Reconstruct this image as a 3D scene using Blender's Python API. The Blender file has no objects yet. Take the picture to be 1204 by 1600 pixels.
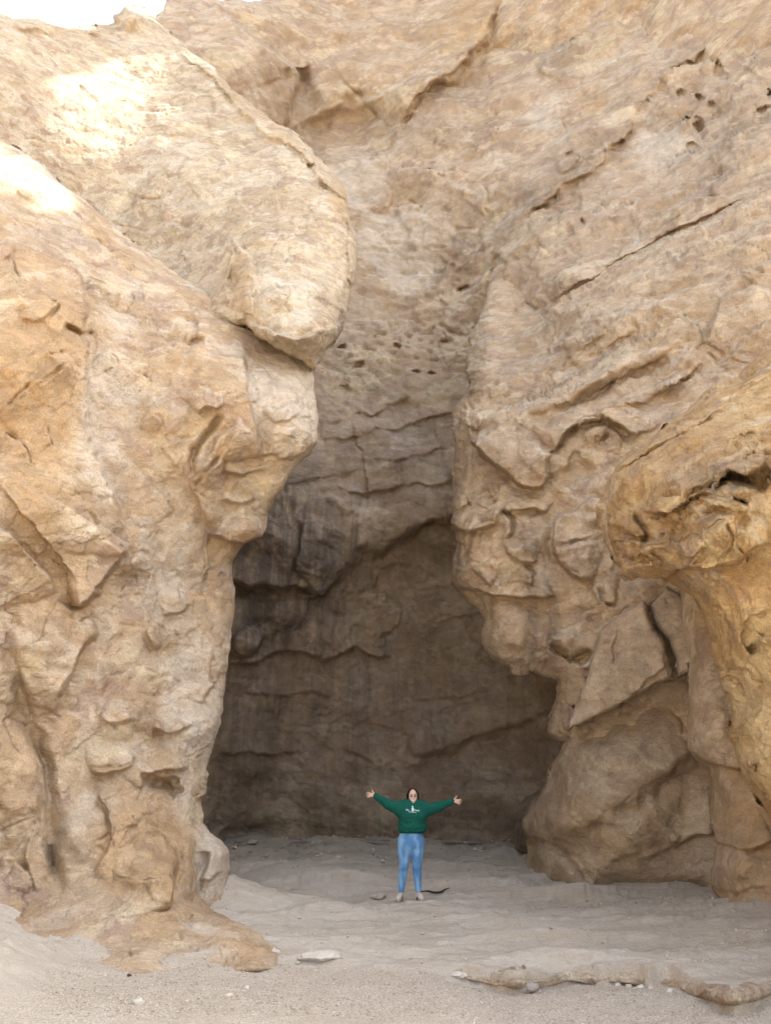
import bpy, math, random, time
import numpy as np
T0 = time.time()
R = math.radians
scene = bpy.context.scene
COL = scene.collection

# ------------------------------------------------------------------ camera
CAM = np.array((0.0, 0.0, 1.5)); PITCH = R(20.6); FPX = 1208.0
PW, PH = 1204.0, 1600.0
cd = bpy.data.cameras.new('camera'); cam = bpy.data.objects.new('camera', cd); COL.objects.link(cam)
cam.location = CAM; cam.rotation_euler = (math.pi/2 + PITCH, 0, 0)
cd.sensor_fit = 'VERTICAL'; cd.sensor_height = 24.0; cd.lens = FPX/PH*24.0
cd.clip_start = 0.05; cd.clip_end = 500
scene.camera = cam
# ------------------------------------------------------------------ sky, sun, exposure
SUN_ELEV, SUN_AZ = 52.0, 75.0      # azimuth clockwise from +Y (the view direction)
SUN_DIR = np.array((math.sin(R(SUN_AZ))*math.cos(R(SUN_ELEV)), math.cos(R(SUN_AZ))*math.cos(R(SUN_ELEV)), math.sin(R(SUN_ELEV))))
w = bpy.data.worlds.new('World'); scene.world = w; w.use_nodes = True
nt = w.node_tree; nt.nodes.clear()
sky = nt.nodes.new('ShaderNodeTexSky'); sky.sky_type = 'NISHITA'; sky.sun_disc = False
sky.sun_elevation = R(SUN_ELEV); sky.sun_rotation = R(SUN_AZ)
sky.air_density = 1.0; sky.dust_density = 3.0; sky.ozone_density = 0.2; sky.altitude = 300
bg = nt.nodes.new('ShaderNodeBackground'); bg.inputs['Strength'].default_value = 0.15
wo = nt.nodes.new('ShaderNodeOutputWorld')
hz = nt.nodes.new('ShaderNodeHueSaturation'); hz.inputs['Saturation'].default_value = .5; hz.inputs['Value'].default_value = 1.15   # dusty white haze
nt.links.new(sky.outputs[0], hz.inputs['Color']); nt.links.new(hz.outputs[0], bg.inputs[0]); nt.links.new(bg.outputs[0], wo.inputs[0])
sl = bpy.data.lights.new('sun', 'SUN'); sl.energy = 5.0; sl.angle = R(0.53); sl.color = (1.0, 0.94, 0.84)
sun = bpy.data.objects.new('sun', sl); COL.objects.link(sun)
from mathutils import Vector
sun.rotation_euler = Vector(SUN_DIR).to_track_quat('Z', 'Y').to_euler(); sun.location = SUN_DIR*60
vs = scene.view_settings; vs.view_transform = 'Standard'; vs.look = 'None'; vs.gamma = 1.0; vs.exposure = 1.86
scene.render.engine = 'CYCLES'
cy = scene.cycles; cy.max_bounces = 6; cy.diffuse_bounces = 4; cy.glossy_bounces = 2; cy.transmission_bounces = 2
cy.use_denoising = True
try:
    cy.denoiser = 'OPENIMAGEDENOISE'; cy.denoising_input_passes = 'RGB_ALBEDO_NORMAL'; cy.denoising_prefilter = 'ACCURATE'
except Exception: pass
cy.use_adaptive_sampling = False

# ------------------------------------------------------------------ numeric helpers
def ray(px, py):
    px = np.asarray(px, float); py = np.asarray(py, float)
    u = (px-602)/FPX; v = (800-py)/FPX
    c, s = math.cos(PITCH), math.sin(PITCH)
    return np.stack([u, c - v*s, s + v*c], -1)
def at(px, py, Y):
    d = ray(px, py); t = np.asarray(Y)/d[..., 1]
    return CAM + d*t[..., None]
def on_ground(px, py, z=0.0):
    d = ray(px, py); t = (z-CAM[2])/d[..., 2]
    return CAM + d*t[..., None]

_rng = np.random.RandomState(7)
_perm = np.tile(_rng.permutation(256), 3).astype(np.int32)
_grad = _rng.normal(size=(256, 3)).astype(np.float32); _grad /= np.linalg.norm(_grad, axis=1)[:, None]
from concurrent.futures import ThreadPoolExecutor
_pool = ThreadPoolExecutor(4)
def threaded(f):
    def g(P, *a):
        P = np.asarray(P, np.float32)
        if len(P) < 20000: return f(P, *a)
        return np.concatenate(list(_pool.map(lambda q: f(q, *a), np.array_split(P, max(4, len(P)//15000)))))
    return g
@threaded
def perlin(P):
    i = np.floor(P).astype(np.int32); f = P - i; i &= 255
    u = f*f*f*(f*(f*6-15)+10)
    out = 0
    for dx in (0, 1):
        wx = u[:, 0] if dx else 1-u[:, 0]
        a = _perm[i[:, 0]+dx]
        for dy in (0, 1):
            wy = u[:, 1] if dy else 1-u[:, 1]
            b = _perm[a+((i[:, 1]+dy) & 255)]
            for dz in (0, 1):
                wz = u[:, 2] if dz else 1-u[:, 2]
                g = _grad[_perm[b+((i[:, 2]+dz) & 255)]]
                out = out + wx*wy*wz*(g[:, 0]*(f[:, 0]-dx)+g[:, 1]*(f[:, 1]-dy)+g[:, 2]*(f[:, 2]-dz))
    return out*1.5
def fbm(P, octv=4, gain=0.5, lac=2.03):
    o, a = 0, 1.0; Q = np.array(P, np.float32)
    for k in range(octv):
        o = o + a*perlin(Q); a *= gain; Q = Q*lac+17.3
    return o
def ridged(P, octv=3):
    o, a = 0, 1.0; Q = np.array(P, np.float32)
    for k in range(octv):
        o = o + a*(1-np.abs(perlin(Q))*2); a *= .5; Q = Q*2.1+9.1
    return o/1.75
def terr(n, sharp=5):
    fl = np.floor(n); return fl + (n-fl)**sharp
@threaded
def facets(P, tilt=1.0):
    """angular plates: every jittered cell is a small tilted plane of its own"""
    b = np.floor(P-.5).astype(np.int32); best = np.full(len(P), 1e9, np.float32); val = np.zeros(len(P), np.float32)
    for dx in (0, 1):
        for dy in (0, 1):
            for dz in (0, 1):
                c = b+np.array((dx, dy, dz), np.int32); m = c & 255
                k = _perm[_perm[_perm[m[:, 0]]+m[:, 1]]+m[:, 2]]; k2 = _perm[k+37]
                q = P-(c+.5+.42*_grad[k]); d = (q*q).sum(1); t = d < best
                best = np.where(t, d, best); val = np.where(t, (q*_grad[k2]).sum(1)*tilt+.45*_grad[k2][:, 0], val)
    return val
def sstep(a, b, x):
    t = np.clip((x-a)/(b-a), 0, 1); return t*t*(3-2*t)

def seg_dist(X, Y, pts, closed=False):
    """distance to a polyline, side (>0 right hand when walking in image axes), and 0..1 position along it"""
    pts = np.asarray(pts, float)
    if closed: pts = np.vstack([pts, pts[:1]])
    seg = np.hypot(*(pts[1:]-pts[:-1]).T); cum = np.concatenate([[0], np.cumsum(seg)]); L = cum[-1]
    best = np.full(X.shape, 1e9); side = np.zeros(X.shape); pos = np.zeros(X.shape)
    for k in range(len(pts)-1):
        (x0, y0), (x1, y1) = pts[k], pts[k+1]
        dx, dy = x1-x0, y1-y0; l2 = dx*dx+dy*dy+1e-9
        t = np.clip(((X-x0)*dx+(Y-y0)*dy)/l2, 0, 1)
        d = np.hypot(X-x0-t*dx, Y-y0-t*dy)
        m = d < best-1e-6
        best = np.where(m, d, best)
        side = np.where(m, dx*(Y-y0)-dy*(X-x0), side)
        pos = np.where(m, (cum[k]+t*seg[k])/L, pos)
    return best, side, pos
def inside(X, Y, pts):
    pts = np.asarray(pts, float); r = np.zeros(X.shape, bool); n = len(pts); j = n-1
    for i in range(n):
        xi, yi = pts[i]; xj, yj = pts[j]
        if yi != yj:
            r ^= ((yi > Y) != (yj > Y)) & (X < (xj-xi)*(Y-yi)/(yj-yi)+xi)
        j = i
    return r
def rough_poly(pts, step=9, amp=1.6, seed=1):
    rng = np.random.RandomState(seed); out = []
    pts = [np.array(p, float) for p in pts]
    for a, b in zip(pts, pts[1:]+pts[:1]):
        n = max(1, int(np.hypot(*(b-a))/step))
        nrm = np.array((-(b-a)[1], (b-a)[0])); nrm /= max(np.hypot(*nrm), 1e-6)
        for k in range(n):
            out.append(a+(b-a)*k/n+nrm*rng.normal(0, amp)*(1 if k else .4))
    return np.array(out)
def rbf(ctrl, X, Y):
    c = np.array(ctrl, float); p = c[:, :2]/100; n = len(p)
    def U(r2): return r2*np.log(np.maximum(r2, 1e-12))*.5
    K = U(((p[:, None]-p[None])**2).sum(-1)) + np.eye(n)*0.02
    Pm = np.hstack([np.ones((n, 1)), p])
    A = np.zeros((n+3, n+3)); A[:n, :n] = K; A[:n, n:] = Pm; A[n:, :n] = Pm.T
    s = np.linalg.solve(A, np.concatenate([c[:, 2], np.zeros(3)]))
    x, y = X/100, Y/100
    o = s[n]+s[n+1]*x+s[n+2]*y
    for k in range(n): o = o+s[k]*U((x-p[k, 0])**2+(y-p[k, 1])**2)
    return o
def wob(X, Y, s, seed):
    P = np.stack([X.ravel()/s, Y.ravel()/s, np.full(X.size, seed*3.7)], -1)
    return perlin(P).reshape(X.shape)

# ------------------------------------------------------------------ scene-object helpers
def link_mesh(name, verts, faces, mat=None, parent=None, smooth=True):
    me = bpy.data.meshes.new(name)
    verts = np.ascontiguousarray(verts, np.float32)
    if isinstance(faces, np.ndarray):
        k = faces.shape[1]; nf = len(faces)
        me.vertices.add(len(verts)); me.vertices.foreach_set('co', verts.ravel())
        me.loops.add(nf*k); me.loops.foreach_set('vertex_index', np.ascontiguousarray(faces, np.int32).ravel())
        me.polygons.add(nf); me.polygons.foreach_set('loop_start', np.arange(0, nf*k, k, dtype=np.int32))
        me.update(calc_edges=True); me.validate()
    else:
        me.from_pydata([tuple(map(float, v)) for v in verts], [], faces); me.update()
    if smooth and len(me.polygons): me.polygons.foreach_set('use_smooth', np.ones(len(me.polygons), bool))
    if mat: me.materials.append(mat)
    o = bpy.data.objects.new(name, me); COL.objects.link(o)
    if parent: o.parent = parent
    return o
def tag(o, label=None, cat=None, group=None, kind=None):
    if label: o['label'] = label
    if cat: o['category'] = cat
    if group: o['group'] = group
    if kind: o['kind'] = kind
    return o

# ------------------------------------------------------------------ materials
def lin(r, g, b):
    f = lambda c: (c/255/12.92) if c/255 <= .04045 else ((c/255+.055)/1.055)**2.4
    return (f(r), f(g), f(b), 1)
class NB:
    def __init__(s, name):
        s.m = bpy.data.materials.new(name); s.m.use_nodes = True; s.t = s.m.node_tree; s.t.nodes.clear()
        s.out = s.n('ShaderNodeOutputMaterial'); s.b = s.n('ShaderNodeBsdfPrincipled')
        s.l(s.b.outputs[0], s.out.inputs[0])
    def n(s, t, **k):
        x = s.t.nodes.new(t)
        for a, v in k.items(): setattr(x, a, v)
        return x
    def l(s, a, b): s.t.links.new(a, b)
    def val(s, sock, v):
        if hasattr(v, 'is_linked') or hasattr(v, 'links'): s.l(v, sock)
        else: sock.default_value = v
    def noise(s, vec, scale, detail=4, rough=.55, dist=0, typ='FBM'):
        x = s.n('ShaderNodeTexNoise'); x.noise_type = typ
        s.l(vec, x.inputs['Vector']); x.inputs['Scale'].default_value = scale; x.inputs['Detail'].default_value = detail
        x.inputs['Roughness'].default_value = rough; x.inputs['Distortion'].default_value = dist
        return x.outputs[0]
    def mapr(s, v, a, b, c=0.0, d=1.0, smooth=True):
        x = s.n('ShaderNodeMapRange'); x.interpolation_type = 'SMOOTHSTEP' if smooth else 'LINEAR'
        s.l(v, x.inputs[0])
        for k, q in zip((1, 2, 3, 4), (a, b, c, d)): x.inputs[k].default_value = q
        return x.outputs[0]
    def math(s, op, a, b=0.0):
        x = s.n('ShaderNodeMath', operation=op); s.val(x.inputs[0], a); s.val(x.inputs[1], b); return x.outputs[0]
    def mix(s, f, a, b, typ='MIX'):
        x = s.n('ShaderNodeMix', data_type='RGBA', blend_type=typ)
        s.val(x.inputs[0], f); s.val(x.inputs[6], a); s.val(x.inputs[7], b); return x.outputs[2]
    def mapping(s, vec, scale=(1, 1, 1), rot=(0, 0, 0)):
        x = s.n('ShaderNodeMapping'); s.l(vec, x.inputs[0]); x.inputs['Scale'].default_value = scale; x.inputs['Rotation'].default_value = rot
        return x.outputs[0]

def rock_material(name, base, alt, pale, dark, ochre=(0.43, 0.285, 0.145, 1), varnish=(0.098, 0.080, 0.069, 1), bed=(0, R(-22), 0), bump=1.0, strk=.5, cs=1.0, mauve=(.35, .25, .185, 1), cream=(.60, .50, .345, 1)):
    q = NB(name); tc = q.n('ShaderNodeTexCoord').outputs['Object']
    bedv = q.mapping(tc, (1, 1, 1.6), bed)
    zone = q.n('ShaderNodeAttribute'); zone.attribute_name = 'zone'
    sep = q.n('ShaderNodeSeparateColor'); q.l(zone.outputs['Color'], sep.inputs[0])
    zv, zo, zp = sep.outputs[0], sep.outputs[1], sep.outputs[2]
    n1 = q.noise(bedv, .55*cs, 4, .6, .6); n2 = q.noise(tc, 1.7*cs, 5, .62, .4); n3 = q.noise(bedv, 6.0*cs, 4, .65); n4 = q.noise(tc, 38, 3, .6)
    c = q.mix(q.mapr(n1, .38, .62), base, alt)
    c = q.mix(q.math('MULTIPLY', q.mapr(n2, .52, .70), .75), c, pale)
    c = q.mix(q.math('MULTIPLY', q.mapr(n3, .55, .75), .45), c, dark)
    pa = q.noise(bedv, 1.15*cs, 5, .6, .3); pb = q.noise(tc, 2.0*cs, 5, .62, .3); pc = q.noise(bedv, .8*cs, 5, .62, .4)
    c = q.mix(q.math('MULTIPLY', q.mapr(pa, .54, .565), .7), c, q.mix(.5, pale, base))
    c = q.mix(q.math('MULTIPLY', q.mapr(pb, .55, .58), .6), c, mauve)
    c = q.mix(q.math('MULTIPLY', q.mapr(pc, .575, .60), .5), c, cream)
    # ochre iron zones, pale grey clay zones, dark desert varnish (all with ragged edges)
    rag = q.math('ADD', q.math('MULTIPLY', n2, 1.1), q.math('MULTIPLY', n3, .5))
    def zmask(z, lo=.85, hi=1.25): return q.mapr(q.math('ADD', z, q.math('SUBTRACT', rag, .3)), lo, hi)
    c = q.mix(q.math('MULTIPLY', zmask(zo), .8), c, q.mix(q.mapr(n3, .35, .7), ochre, alt))
    c = q.mix(q.math('MULTIPLY', zmask(zp), .8), c, pale)
    sv = q.mapping(tc, (2.4, 2.4, .12)); st = q.noise(sv, 1.6, 4, .6, .3)
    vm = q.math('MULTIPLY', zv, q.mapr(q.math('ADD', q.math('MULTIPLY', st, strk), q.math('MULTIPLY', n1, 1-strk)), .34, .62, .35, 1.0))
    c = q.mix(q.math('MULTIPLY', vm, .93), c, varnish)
    c = q.mix(1.0, c, q.mix(q.mapr(n4, .25, .75), (.80, .80, .80, 1), (1.12, 1.11, 1.10, 1)), 'MULTIPLY')
    q.l(c, q.b.inputs['Base Color']); q.b.inputs['Roughness'].default_value = .92
    q.b.inputs['Specular IOR Level'].default_value = .22
    # fine relief: flake edges, grain, small pits
    wv = q.noise(bedv, 3.2*cs, 5, .55, .3)
    fl = q.math('MULTIPLY', wv, 5.0); fr = q.math('FRACT', fl); fl2 = q.math('FLOOR', fl)
    flake = q.math('MULTIPLY', q.math('ADD', fl2, q.math('POWER', fr, 9.0)), 1/8)
    g1 = q.noise(tc, 22, 4, .68); g2 = n4
    wv2 = q.noise(q.mapping(tc, (1, 1, 1.5), (R(20), R(10), 0)), 1.3*cs, 5, .55, .4)
    wpv = q.n('ShaderNodeVectorMath', operation='MULTIPLY_ADD'); nz = q.n('ShaderNodeTexNoise'); q.l(bedv, nz.inputs['Vector']); nz.inputs['Scale'].default_value = 2.2; nz.inputs['Detail'].default_value = 3
    q.l(nz.outputs['Color'], wpv.inputs[0]); wpv.inputs[1].default_value = (.55, .55, .55); q.l(bedv, wpv.inputs[2])
    f2 = q.math('MULTIPLY', wv2, 4.5); flake = q.math('ADD', flake, q.math('MULTIPLY', q.math('ADD', q.math('FLOOR', f2), q.math('POWER', q.math('FRACT', f2), 12.0)), 1.0/7))
    h = q.math('ADD', q.math('MULTIPLY', flake, .25), q.math('ADD', q.math('MULTIPLY', g1, .04), q.math('MULTIPLY', g2, .012)))
    for sc_, amp_ in ((2.6*cs, .05/cs), (7.5*cs, .02/cs)):
        vo = q.n('ShaderNodeTexVoronoi'); q.l(wpv.outputs[0], vo.inputs['Vector']); vo.inputs['Scale'].default_value = sc_
        sp_ = q.n('ShaderNodeSeparateColor'); q.l(vo.outputs['Color'], sp_.inputs[0])
        h = q.math('ADD', h, q.math('MULTIPLY', sp_.outputs[0], amp_))
        c = q.mix(1.0, c, q.mix(sp_.outputs[1], (.90, .895, .89, 1), (1.09, 1.085, 1.08, 1)), 'MULTIPLY')
    q.l(c, q.b.inputs['Base Color'])
    b = q.n('ShaderNodeBump'); b.inputs['Strength'].default_value = .7*bump; b.inputs['Distance'].default_value = .55
    q.l(h, b.inputs['Height']); q.l(b.outputs[0], q.b.inputs['Normal'])
    return q.m
def plain(name, col, rough=.7, var=.12, scale=40, spec=.3, bump=0.0):
    q = NB(name); tc = q.n('ShaderNodeTexCoord').outputs['Object']
    n = q.noise(tc, scale, 4)
    lo = tuple(x*(1-var) for x in col[:3])+(1,); hi = tuple(min(1, x*(1+var)) for x in col[:3])+(1,)
    q.l(q.mix(q.mapr(n, .3, .7), lo, hi), q.b.inputs['Base Color'])
    q.b.inputs['Roughness'].default_value = rough; q.b.inputs['Specular IOR Level'].default_value = spec
    if bump:
        b = q.n('ShaderNodeBump'); b.inputs['Strength'].default_value = bump; b.inputs['Distance'].default_value = .01
        q.l(n, b.inputs['Height']); q.l(b.outputs[0], q.b.inputs['Normal'])
    return q.m

M = {}
M['left'] = rock_material('sandstone_left', (.47, .358, .24, 1), (.405, .285, .172, 1), (.555, .475, .38, 1), (.31, .22, .145, 1), bed=(0, R(28), 0), cs=.8)
M['upper'] = rock_material('sandstone_boulder', (.50, .41, .295, 1), (.43, .335, .225, 1), (.58, .51, .405, 1), (.33, .24, .165, 1), bed=(0, R(25), 0))
M['back'] = rock_material('sandstone_back', (.465, .357, .25, 1), (.405, .295, .19, 1), (.55, .465, .37, 1), (.30, .22, .165, 1), strk=.6, cs=.5)
M['right'] = rock_material('sandstone_right', (.475, .36, .245, 1), (.425, .308, .192, 1), (.55, .455, .345, 1), (.32, .235, .165, 1), cs=.75)
M['nose'] = rock_material('sandstone_ochre', (.46, .315, .16, 1), (.39, .25, .115, 1), (.60, .46, .255, 1), (.28, .175, .08, 1))
M['sand'] = None

# ------------------------------------------------------------------ rock masses
# A mass: traced outline, distances (metres) at scattered points, and hand-placed relief:
#  ('s', reach, height, pts)  ledge: the right-hand side of the path stands proud      ('g', width, depth, pts)  crack
#  ('b', x, y, rx, ry, angle, height)  pillow (negative: hollow)
def chaikin(p, n=2):
    p = np.array(p, float)
    for _ in range(n):
        q = np.empty((2*(len(p)-1), 2)); q[0::2] = p[:-1]*.75+p[1:]*.25; q[1::2] = p[:-1]*.25+p[1:]*.75
        p = np.vstack([p[:1], q, p[-1:]])
    return p
def relief(X, Y, items):
    D = np.zeros(X.shape)
    x0, y0 = X[0, 0], Y[0, 0]; st = X[0, 1]-X[0, 0]
    def win(xa, xb, ya, yb):
        i0, i1 = int((ya-y0)/st), int((yb-y0)/st)+2; j0, j1 = int((xa-x0)/st), int((xb-x0)/st)+2
        return slice(max(0, i0), max(0, i1)), slice(max(0, j0), max(0, j1))
    for n, it in enumerate(items):
        if it[0] in 'sg':
            wd, h, pts = it[1:4]; p = chaikin(pts, 1 if len(pts) > 8 or wd < 30 else 2); soft = it[4] if len(it) > 4 else 3.2
            reach = wd*3+8
            wn = win(p[:, 0].min()-reach, p[:, 0].max()+reach, p[:, 1].min()-reach, p[:, 1].max()+reach)
            x, y = X[wn], Y[wn]
            if x.size == 0: continue
            xx = x+wob(x, y, 34, n)*6+wob(x, y, 12, n+9)*2.2; yy = y+wob(x, y, 34, n+50)*6+wob(x, y, 12, n+70)*2.2
            d, side, pos = seg_dist(xx, yy, p)
            tap = np.sqrt(np.clip(np.minimum(pos, 1-pos)*7, 0, 1))*sstep(reach, reach*.65, d)
            ll = np.hypot(*(p[1:]-p[:-1]).T).sum(); tp = np.stack([pos.ravel()*ll/38, np.full(pos.size, n*1.7), np.full(pos.size, len(items)*.37)], -1)
            tap = tap*np.clip(.85+.5*perlin(tp*.4).reshape(pos.shape)*np.exp(-d/30), .4, 1.2); soft = soft*np.clip(1.1+1.4*perlin(tp*1.1+8).reshape(pos.shape), .7, 3.0)
            if it[0] == 's':
                sd = np.where(side > 0, d, -d)
                D[wn] -= h*tap*np.exp(-np.maximum(sd, 0)/wd)*sstep(-soft*1.1, soft*.8, sd)
                D[wn] += .16*h*tap*np.exp(-((np.minimum(sd, 0)+soft)/(5+soft))**2)*(sd < 0)
            else:
                D[wn] += h*tap*np.exp(-(d/wd)**2)
        else:
            cx, cy, rx, ry, an, h = it[1:7]; rr = max(rx, ry)*1.4
            wn = win(cx-rr, cx+rr, cy-rr, cy+rr); x, y = X[wn], Y[wn]
            if x.size == 0: continue
            ws_, wa_ = (22, .25) if h > 0 else (max(5., .8*min(rx, ry)), .55)
            xx = x+wob(x, y, ws_, n)*min(rx, ry)*wa_-cx; yy = y+wob(x, y, ws_, n+31)*min(rx, ry)*wa_-cy
            ca, sa = math.cos(R(an)), math.sin(R(an))
            r2 = ((xx*ca+yy*sa)/rx)**2+((-xx*sa+yy*ca)/ry)**2
            D[wn] -= h*np.clip(1-r2, 0, 1)**(1.7 if h > 0 else 1.0)
    return D

def rock_mass(name, poly, ctrl, items, mat, step=2.0, rnd=(50, 1.0), amp=1.0, zones=(), pits=(), bed=-22, seed=1, skirt=5.0, flake=1.0, hs=1.0, crack=1.0, facet=1.0, ns=1.0, rough=1.6):
    P0 = np.array(poly, float)
    xs = np.arange(P0[:, 0].min()-3*step, P0[:, 0].max()+4*step, step); ys = np.arange(P0[:, 1].min()-3*step, P0[:, 1].max()+4*step, step)
    X, Y = np.meshgrid(xs, ys)
    edge = rough_poly(poly, amp=rough, seed=seed)
    d0, _, _ = seg_dist(X, Y, P0, True)
    near = d0 < 12
    ins = inside(X, Y, edge)
    # snap the outer ring of vertices onto the outline
    cell = ins[:-1, :-1] | ins[1:, :-1] | ins[:-1, 1:] | ins[1:, 1:]
    used = np.zeros(X.shape, bool)
    used[:-1, :-1] |= cell; used[1:, :-1] |= cell; used[:-1, 1:] |= cell; used[1:, 1:] |= cell
    out = used & ~ins
    xo, yo = X[out], Y[out]
    bx, by = xo.copy(), yo.copy(); bd = np.full(xo.shape, 1e9)
    e2 = np.vstack([edge, edge[:1]])
    for k in range(len(edge)):
        (ax, ay), (cx, cy) = e2[k], e2[k+1]
        m = (np.abs(xo-ax) < 40) & (np.abs(yo-ay) < 40)
        if not m.any(): continue
        dx, dy = cx-ax, cy-ay; t = np.clip(((xo[m]-ax)*dx+(yo[m]-ay)*dy)/(dx*dx+dy*dy+1e-9), 0, 1)
        qx, qy = ax+t*dx, ay+t*dy; dd = np.hypot(xo[m]-qx, yo[m]-qy); b = dd < bd[m]
        idx = np.where(m)[0][b]; bd[idx] = dd[b]; bx[idx] = qx[b]; by[idx] = qy[b]
    X = X.copy(); Y = Y.copy(); X[out] = bx; Y[out] = by
    e = np.where(ins, d0, 0)
    bl = ins.astype(np.float32); kr = 9
    for _ in range(2):
        for ax in (0, 1):
            pad = [(kr+1, kr) if a_ == ax else (0, 0) for a_ in (0, 1)]
            cs = np.cumsum(np.pad(bl, pad, mode='edge'), axis=ax); n_ = bl.shape[ax]
            bl = (np.take(cs, np.arange(2*kr+1, 2*kr+1+n_), axis=ax)-np.take(cs, np.arange(0, n_), axis=ax))/(2*kr+1)
    gy, gx = np.gradient(bl, step)
    Xg, Yg = np.meshgrid(xs, ys)
    D = rbf(ctrl, X, Y)
    rp, rm = rnd
    t = 1-np.clip(e/rp, 0, 1)
    D = D + rm*(1-np.sqrt(np.clip(1-t*t, 0, 1)))
    W = at(X, Y, D)
    # surface normals of the smooth shape
    du = np.gradient(W, axis=1); dv = np.gradient(W, axis=0)
    N = np.cross(dv, du); N /= np.linalg.norm(N, axis=-1)[..., None]+1e-9
    V = W-CAM; flip = (N*V).sum(-1) > 0; N[flip] *= -1
    D = D + hs*relief(Xg, Yg, items)
    W = at(X, Y, D)
    Wf, Nf = W[used], N[used]
    ca, sa = math.cos(R(bed)), math.sin(R(bed))
    Q = np.stack([Wf[:, 0]*ca+Wf[:, 2]*sa, Wf[:, 1], (-Wf[:, 0]*sa+Wf[:, 2]*ca)*1.5], -1)*ns+seed*5.1
    sub = 4; Wl = W[::sub, ::sub]; shl = Wl.shape[:2]; Wl = Wl.reshape(-1, 3)
    Ql = np.stack([Wl[:, 0]*ca+Wl[:, 2]*sa, Wl[:, 1], (-Wl[:, 0]*sa+Wl[:, 2]*ca)*1.5], -1)*ns+seed*5.1
    ui, uj = np.where(used); fi, fj = ui/sub, uj/sub; i0 = np.minimum(fi.astype(int), shl[0]-2); j0 = np.minimum(fj.astype(int), shl[1]-2); fi = (fi-i0).astype(np.float32); fj = (fj-j0).astype(np.float32)
    def low(v):          # slow variations: evaluated on every fourth vertex and interpolated
        v = np.asarray(v).reshape(shl); return v[i0, j0]*(1-fi)*(1-fj)+v[i0+1, j0]*fi*(1-fj)+v[i0, j0+1]*(1-fi)*fj+v[i0+1, j0+1]*fi*fj
    warp = np.stack([low(fbm(Ql*.9+3, 3)), low(fbm(Ql*.9+40, 3)), low(fbm(Ql*.9+80, 3))], -1)
    Qw = Q+warp*.35
    h = low(.20*fbm(Ql*.42, 3)) + .028*fbm(Qw*1.5, 4)
    h += flake*.045*terr(fbm(Qw*.5+11, 4)*2.2, 8)
    Qf = Q+warp*.22+.05*np.stack([perlin(Q*4+3), perlin(Q*4+9), perlin(Q*4+21)], -1)
    h += facet*(.085*facets(Qf*.75+2.3)*low(.4+.6*sstep(-.3, .3, fbm(Ql*.3+8, 2))) + .036*facets(Qf*1.9+31.7))
    m2 = low(sstep(-.25, .45, fbm(Ql*.35+91, 2)))
    h += flake*.022*terr(fbm(Qw*1.5+23, 3)*2.4, 8)*(.3+.7*m2)
    h += .010*fbm(Wf*7.0, 2)
    h = h/ns**.8
    # thin broken cracks
    for fq, dp, of in ((.45, .12, 33), (1.1, .055, 71)):
        n0 = fbm(Qw*fq+of, 4); brk = low(sstep(.12, .45, fbm(Ql*fq*1.3+of*2, 2)))
        h -= crack*dp*brk*np.exp(-(n0/(.020+.012*fq))**2)
    for (cx, cy, rx, ry, an, dep, sc) in pits:      # weathered pitted belts
        c_, s_ = math.cos(R(an)), math.sin(R(an)); xx, yy = X[used]-cx, Y[used]-cy
        msk = np.exp(-(((xx*c_+yy*s_)/rx)**2+((-xx*s_+yy*c_)/ry)**2))
        h -= dep*msk*(sstep(.30, .50, perlin(Q*sc*np.array((1, 1, 1.5))+warp*.5))+.6*sstep(.30, .5, perlin(Q*sc*2.1+9+warp)))
    fade = np.clip(e[used]/6, .35, 1)
    W[used] = Wf + Nf*(h*amp*fade)[:, None]
    idx = np.full(X.shape, -1, np.int64); idx[used] = np.arange(used.sum())
    ci, cj = np.where(cell)
    F = np.stack([idx[ci, cj], idx[ci+1, cj], idx[ci+1, cj+1], idx[ci, cj+1]], -1)
    verts = W[used]
    # the rock goes on round its edge: a rim that curls back and inwards
    E = np.sort(np.concatenate([F[:, [0, 1]], F[:, [1, 2]], F[:, [2, 3]], F[:, [3, 0]]]), 1)
    Eo = np.concatenate([F[:, [0, 1]], F[:, [1, 2]], F[:, [2, 3]], F[:, [3, 0]]])
    key = E[:, 0]*len(verts)+E[:, 1]; _, first, cnt = np.unique(key, return_index=True, return_counts=True)
    be = Eo[first[cnt == 1]]; bv = np.unique(be); lut = np.full(len(verts), -1); lut[bv] = np.arange(len(bv))
    g = np.stack([gx[used][bv], gy[used][bv]], -1); g /= np.linalg.norm(g, axis=1)[:, None]+1e-9
    rd = ray(X[used][bv], Y[used][bv]); rd /= np.linalg.norm(rd, axis=1)[:, None]
    up = np.array((0, -math.sin(PITCH), math.cos(PITCH)))
    inw = g[:, :1]*np.array((1.0, 0, 0))-g[:, 1:]*up
    allv = [verts]; prev = bv; base = len(verts)
    Fs = [F]
    for L_, M_ in ((.06, .03), (.2, .12), (.45, .32), (1, .7)):
        pv = verts[bv]+rd*L_*skirt+inw*M_*skirt*.35
        pv = pv+inw*(.12*fbm(pv*1.3, 3))[:, None]*min(1, L_*6)
        allv.append(pv); cur = base+np.arange(len(bv)); base += len(bv)
        a, b = lut[be[:, 0]], lut[be[:, 1]]
        Fs.append(np.stack([prev[b], prev[a], cur[a], cur[b]], -1)); prev = cur
    verts = np.concatenate(allv); F = np.concatenate(Fs)
    o = link_mesh(name, verts, F, mat)
    zc = np.zeros((len(verts), 4), np.float32); zc[:, 3] = 1
    nu = used.sum(); xu, yu = X[used], Y[used]
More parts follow.
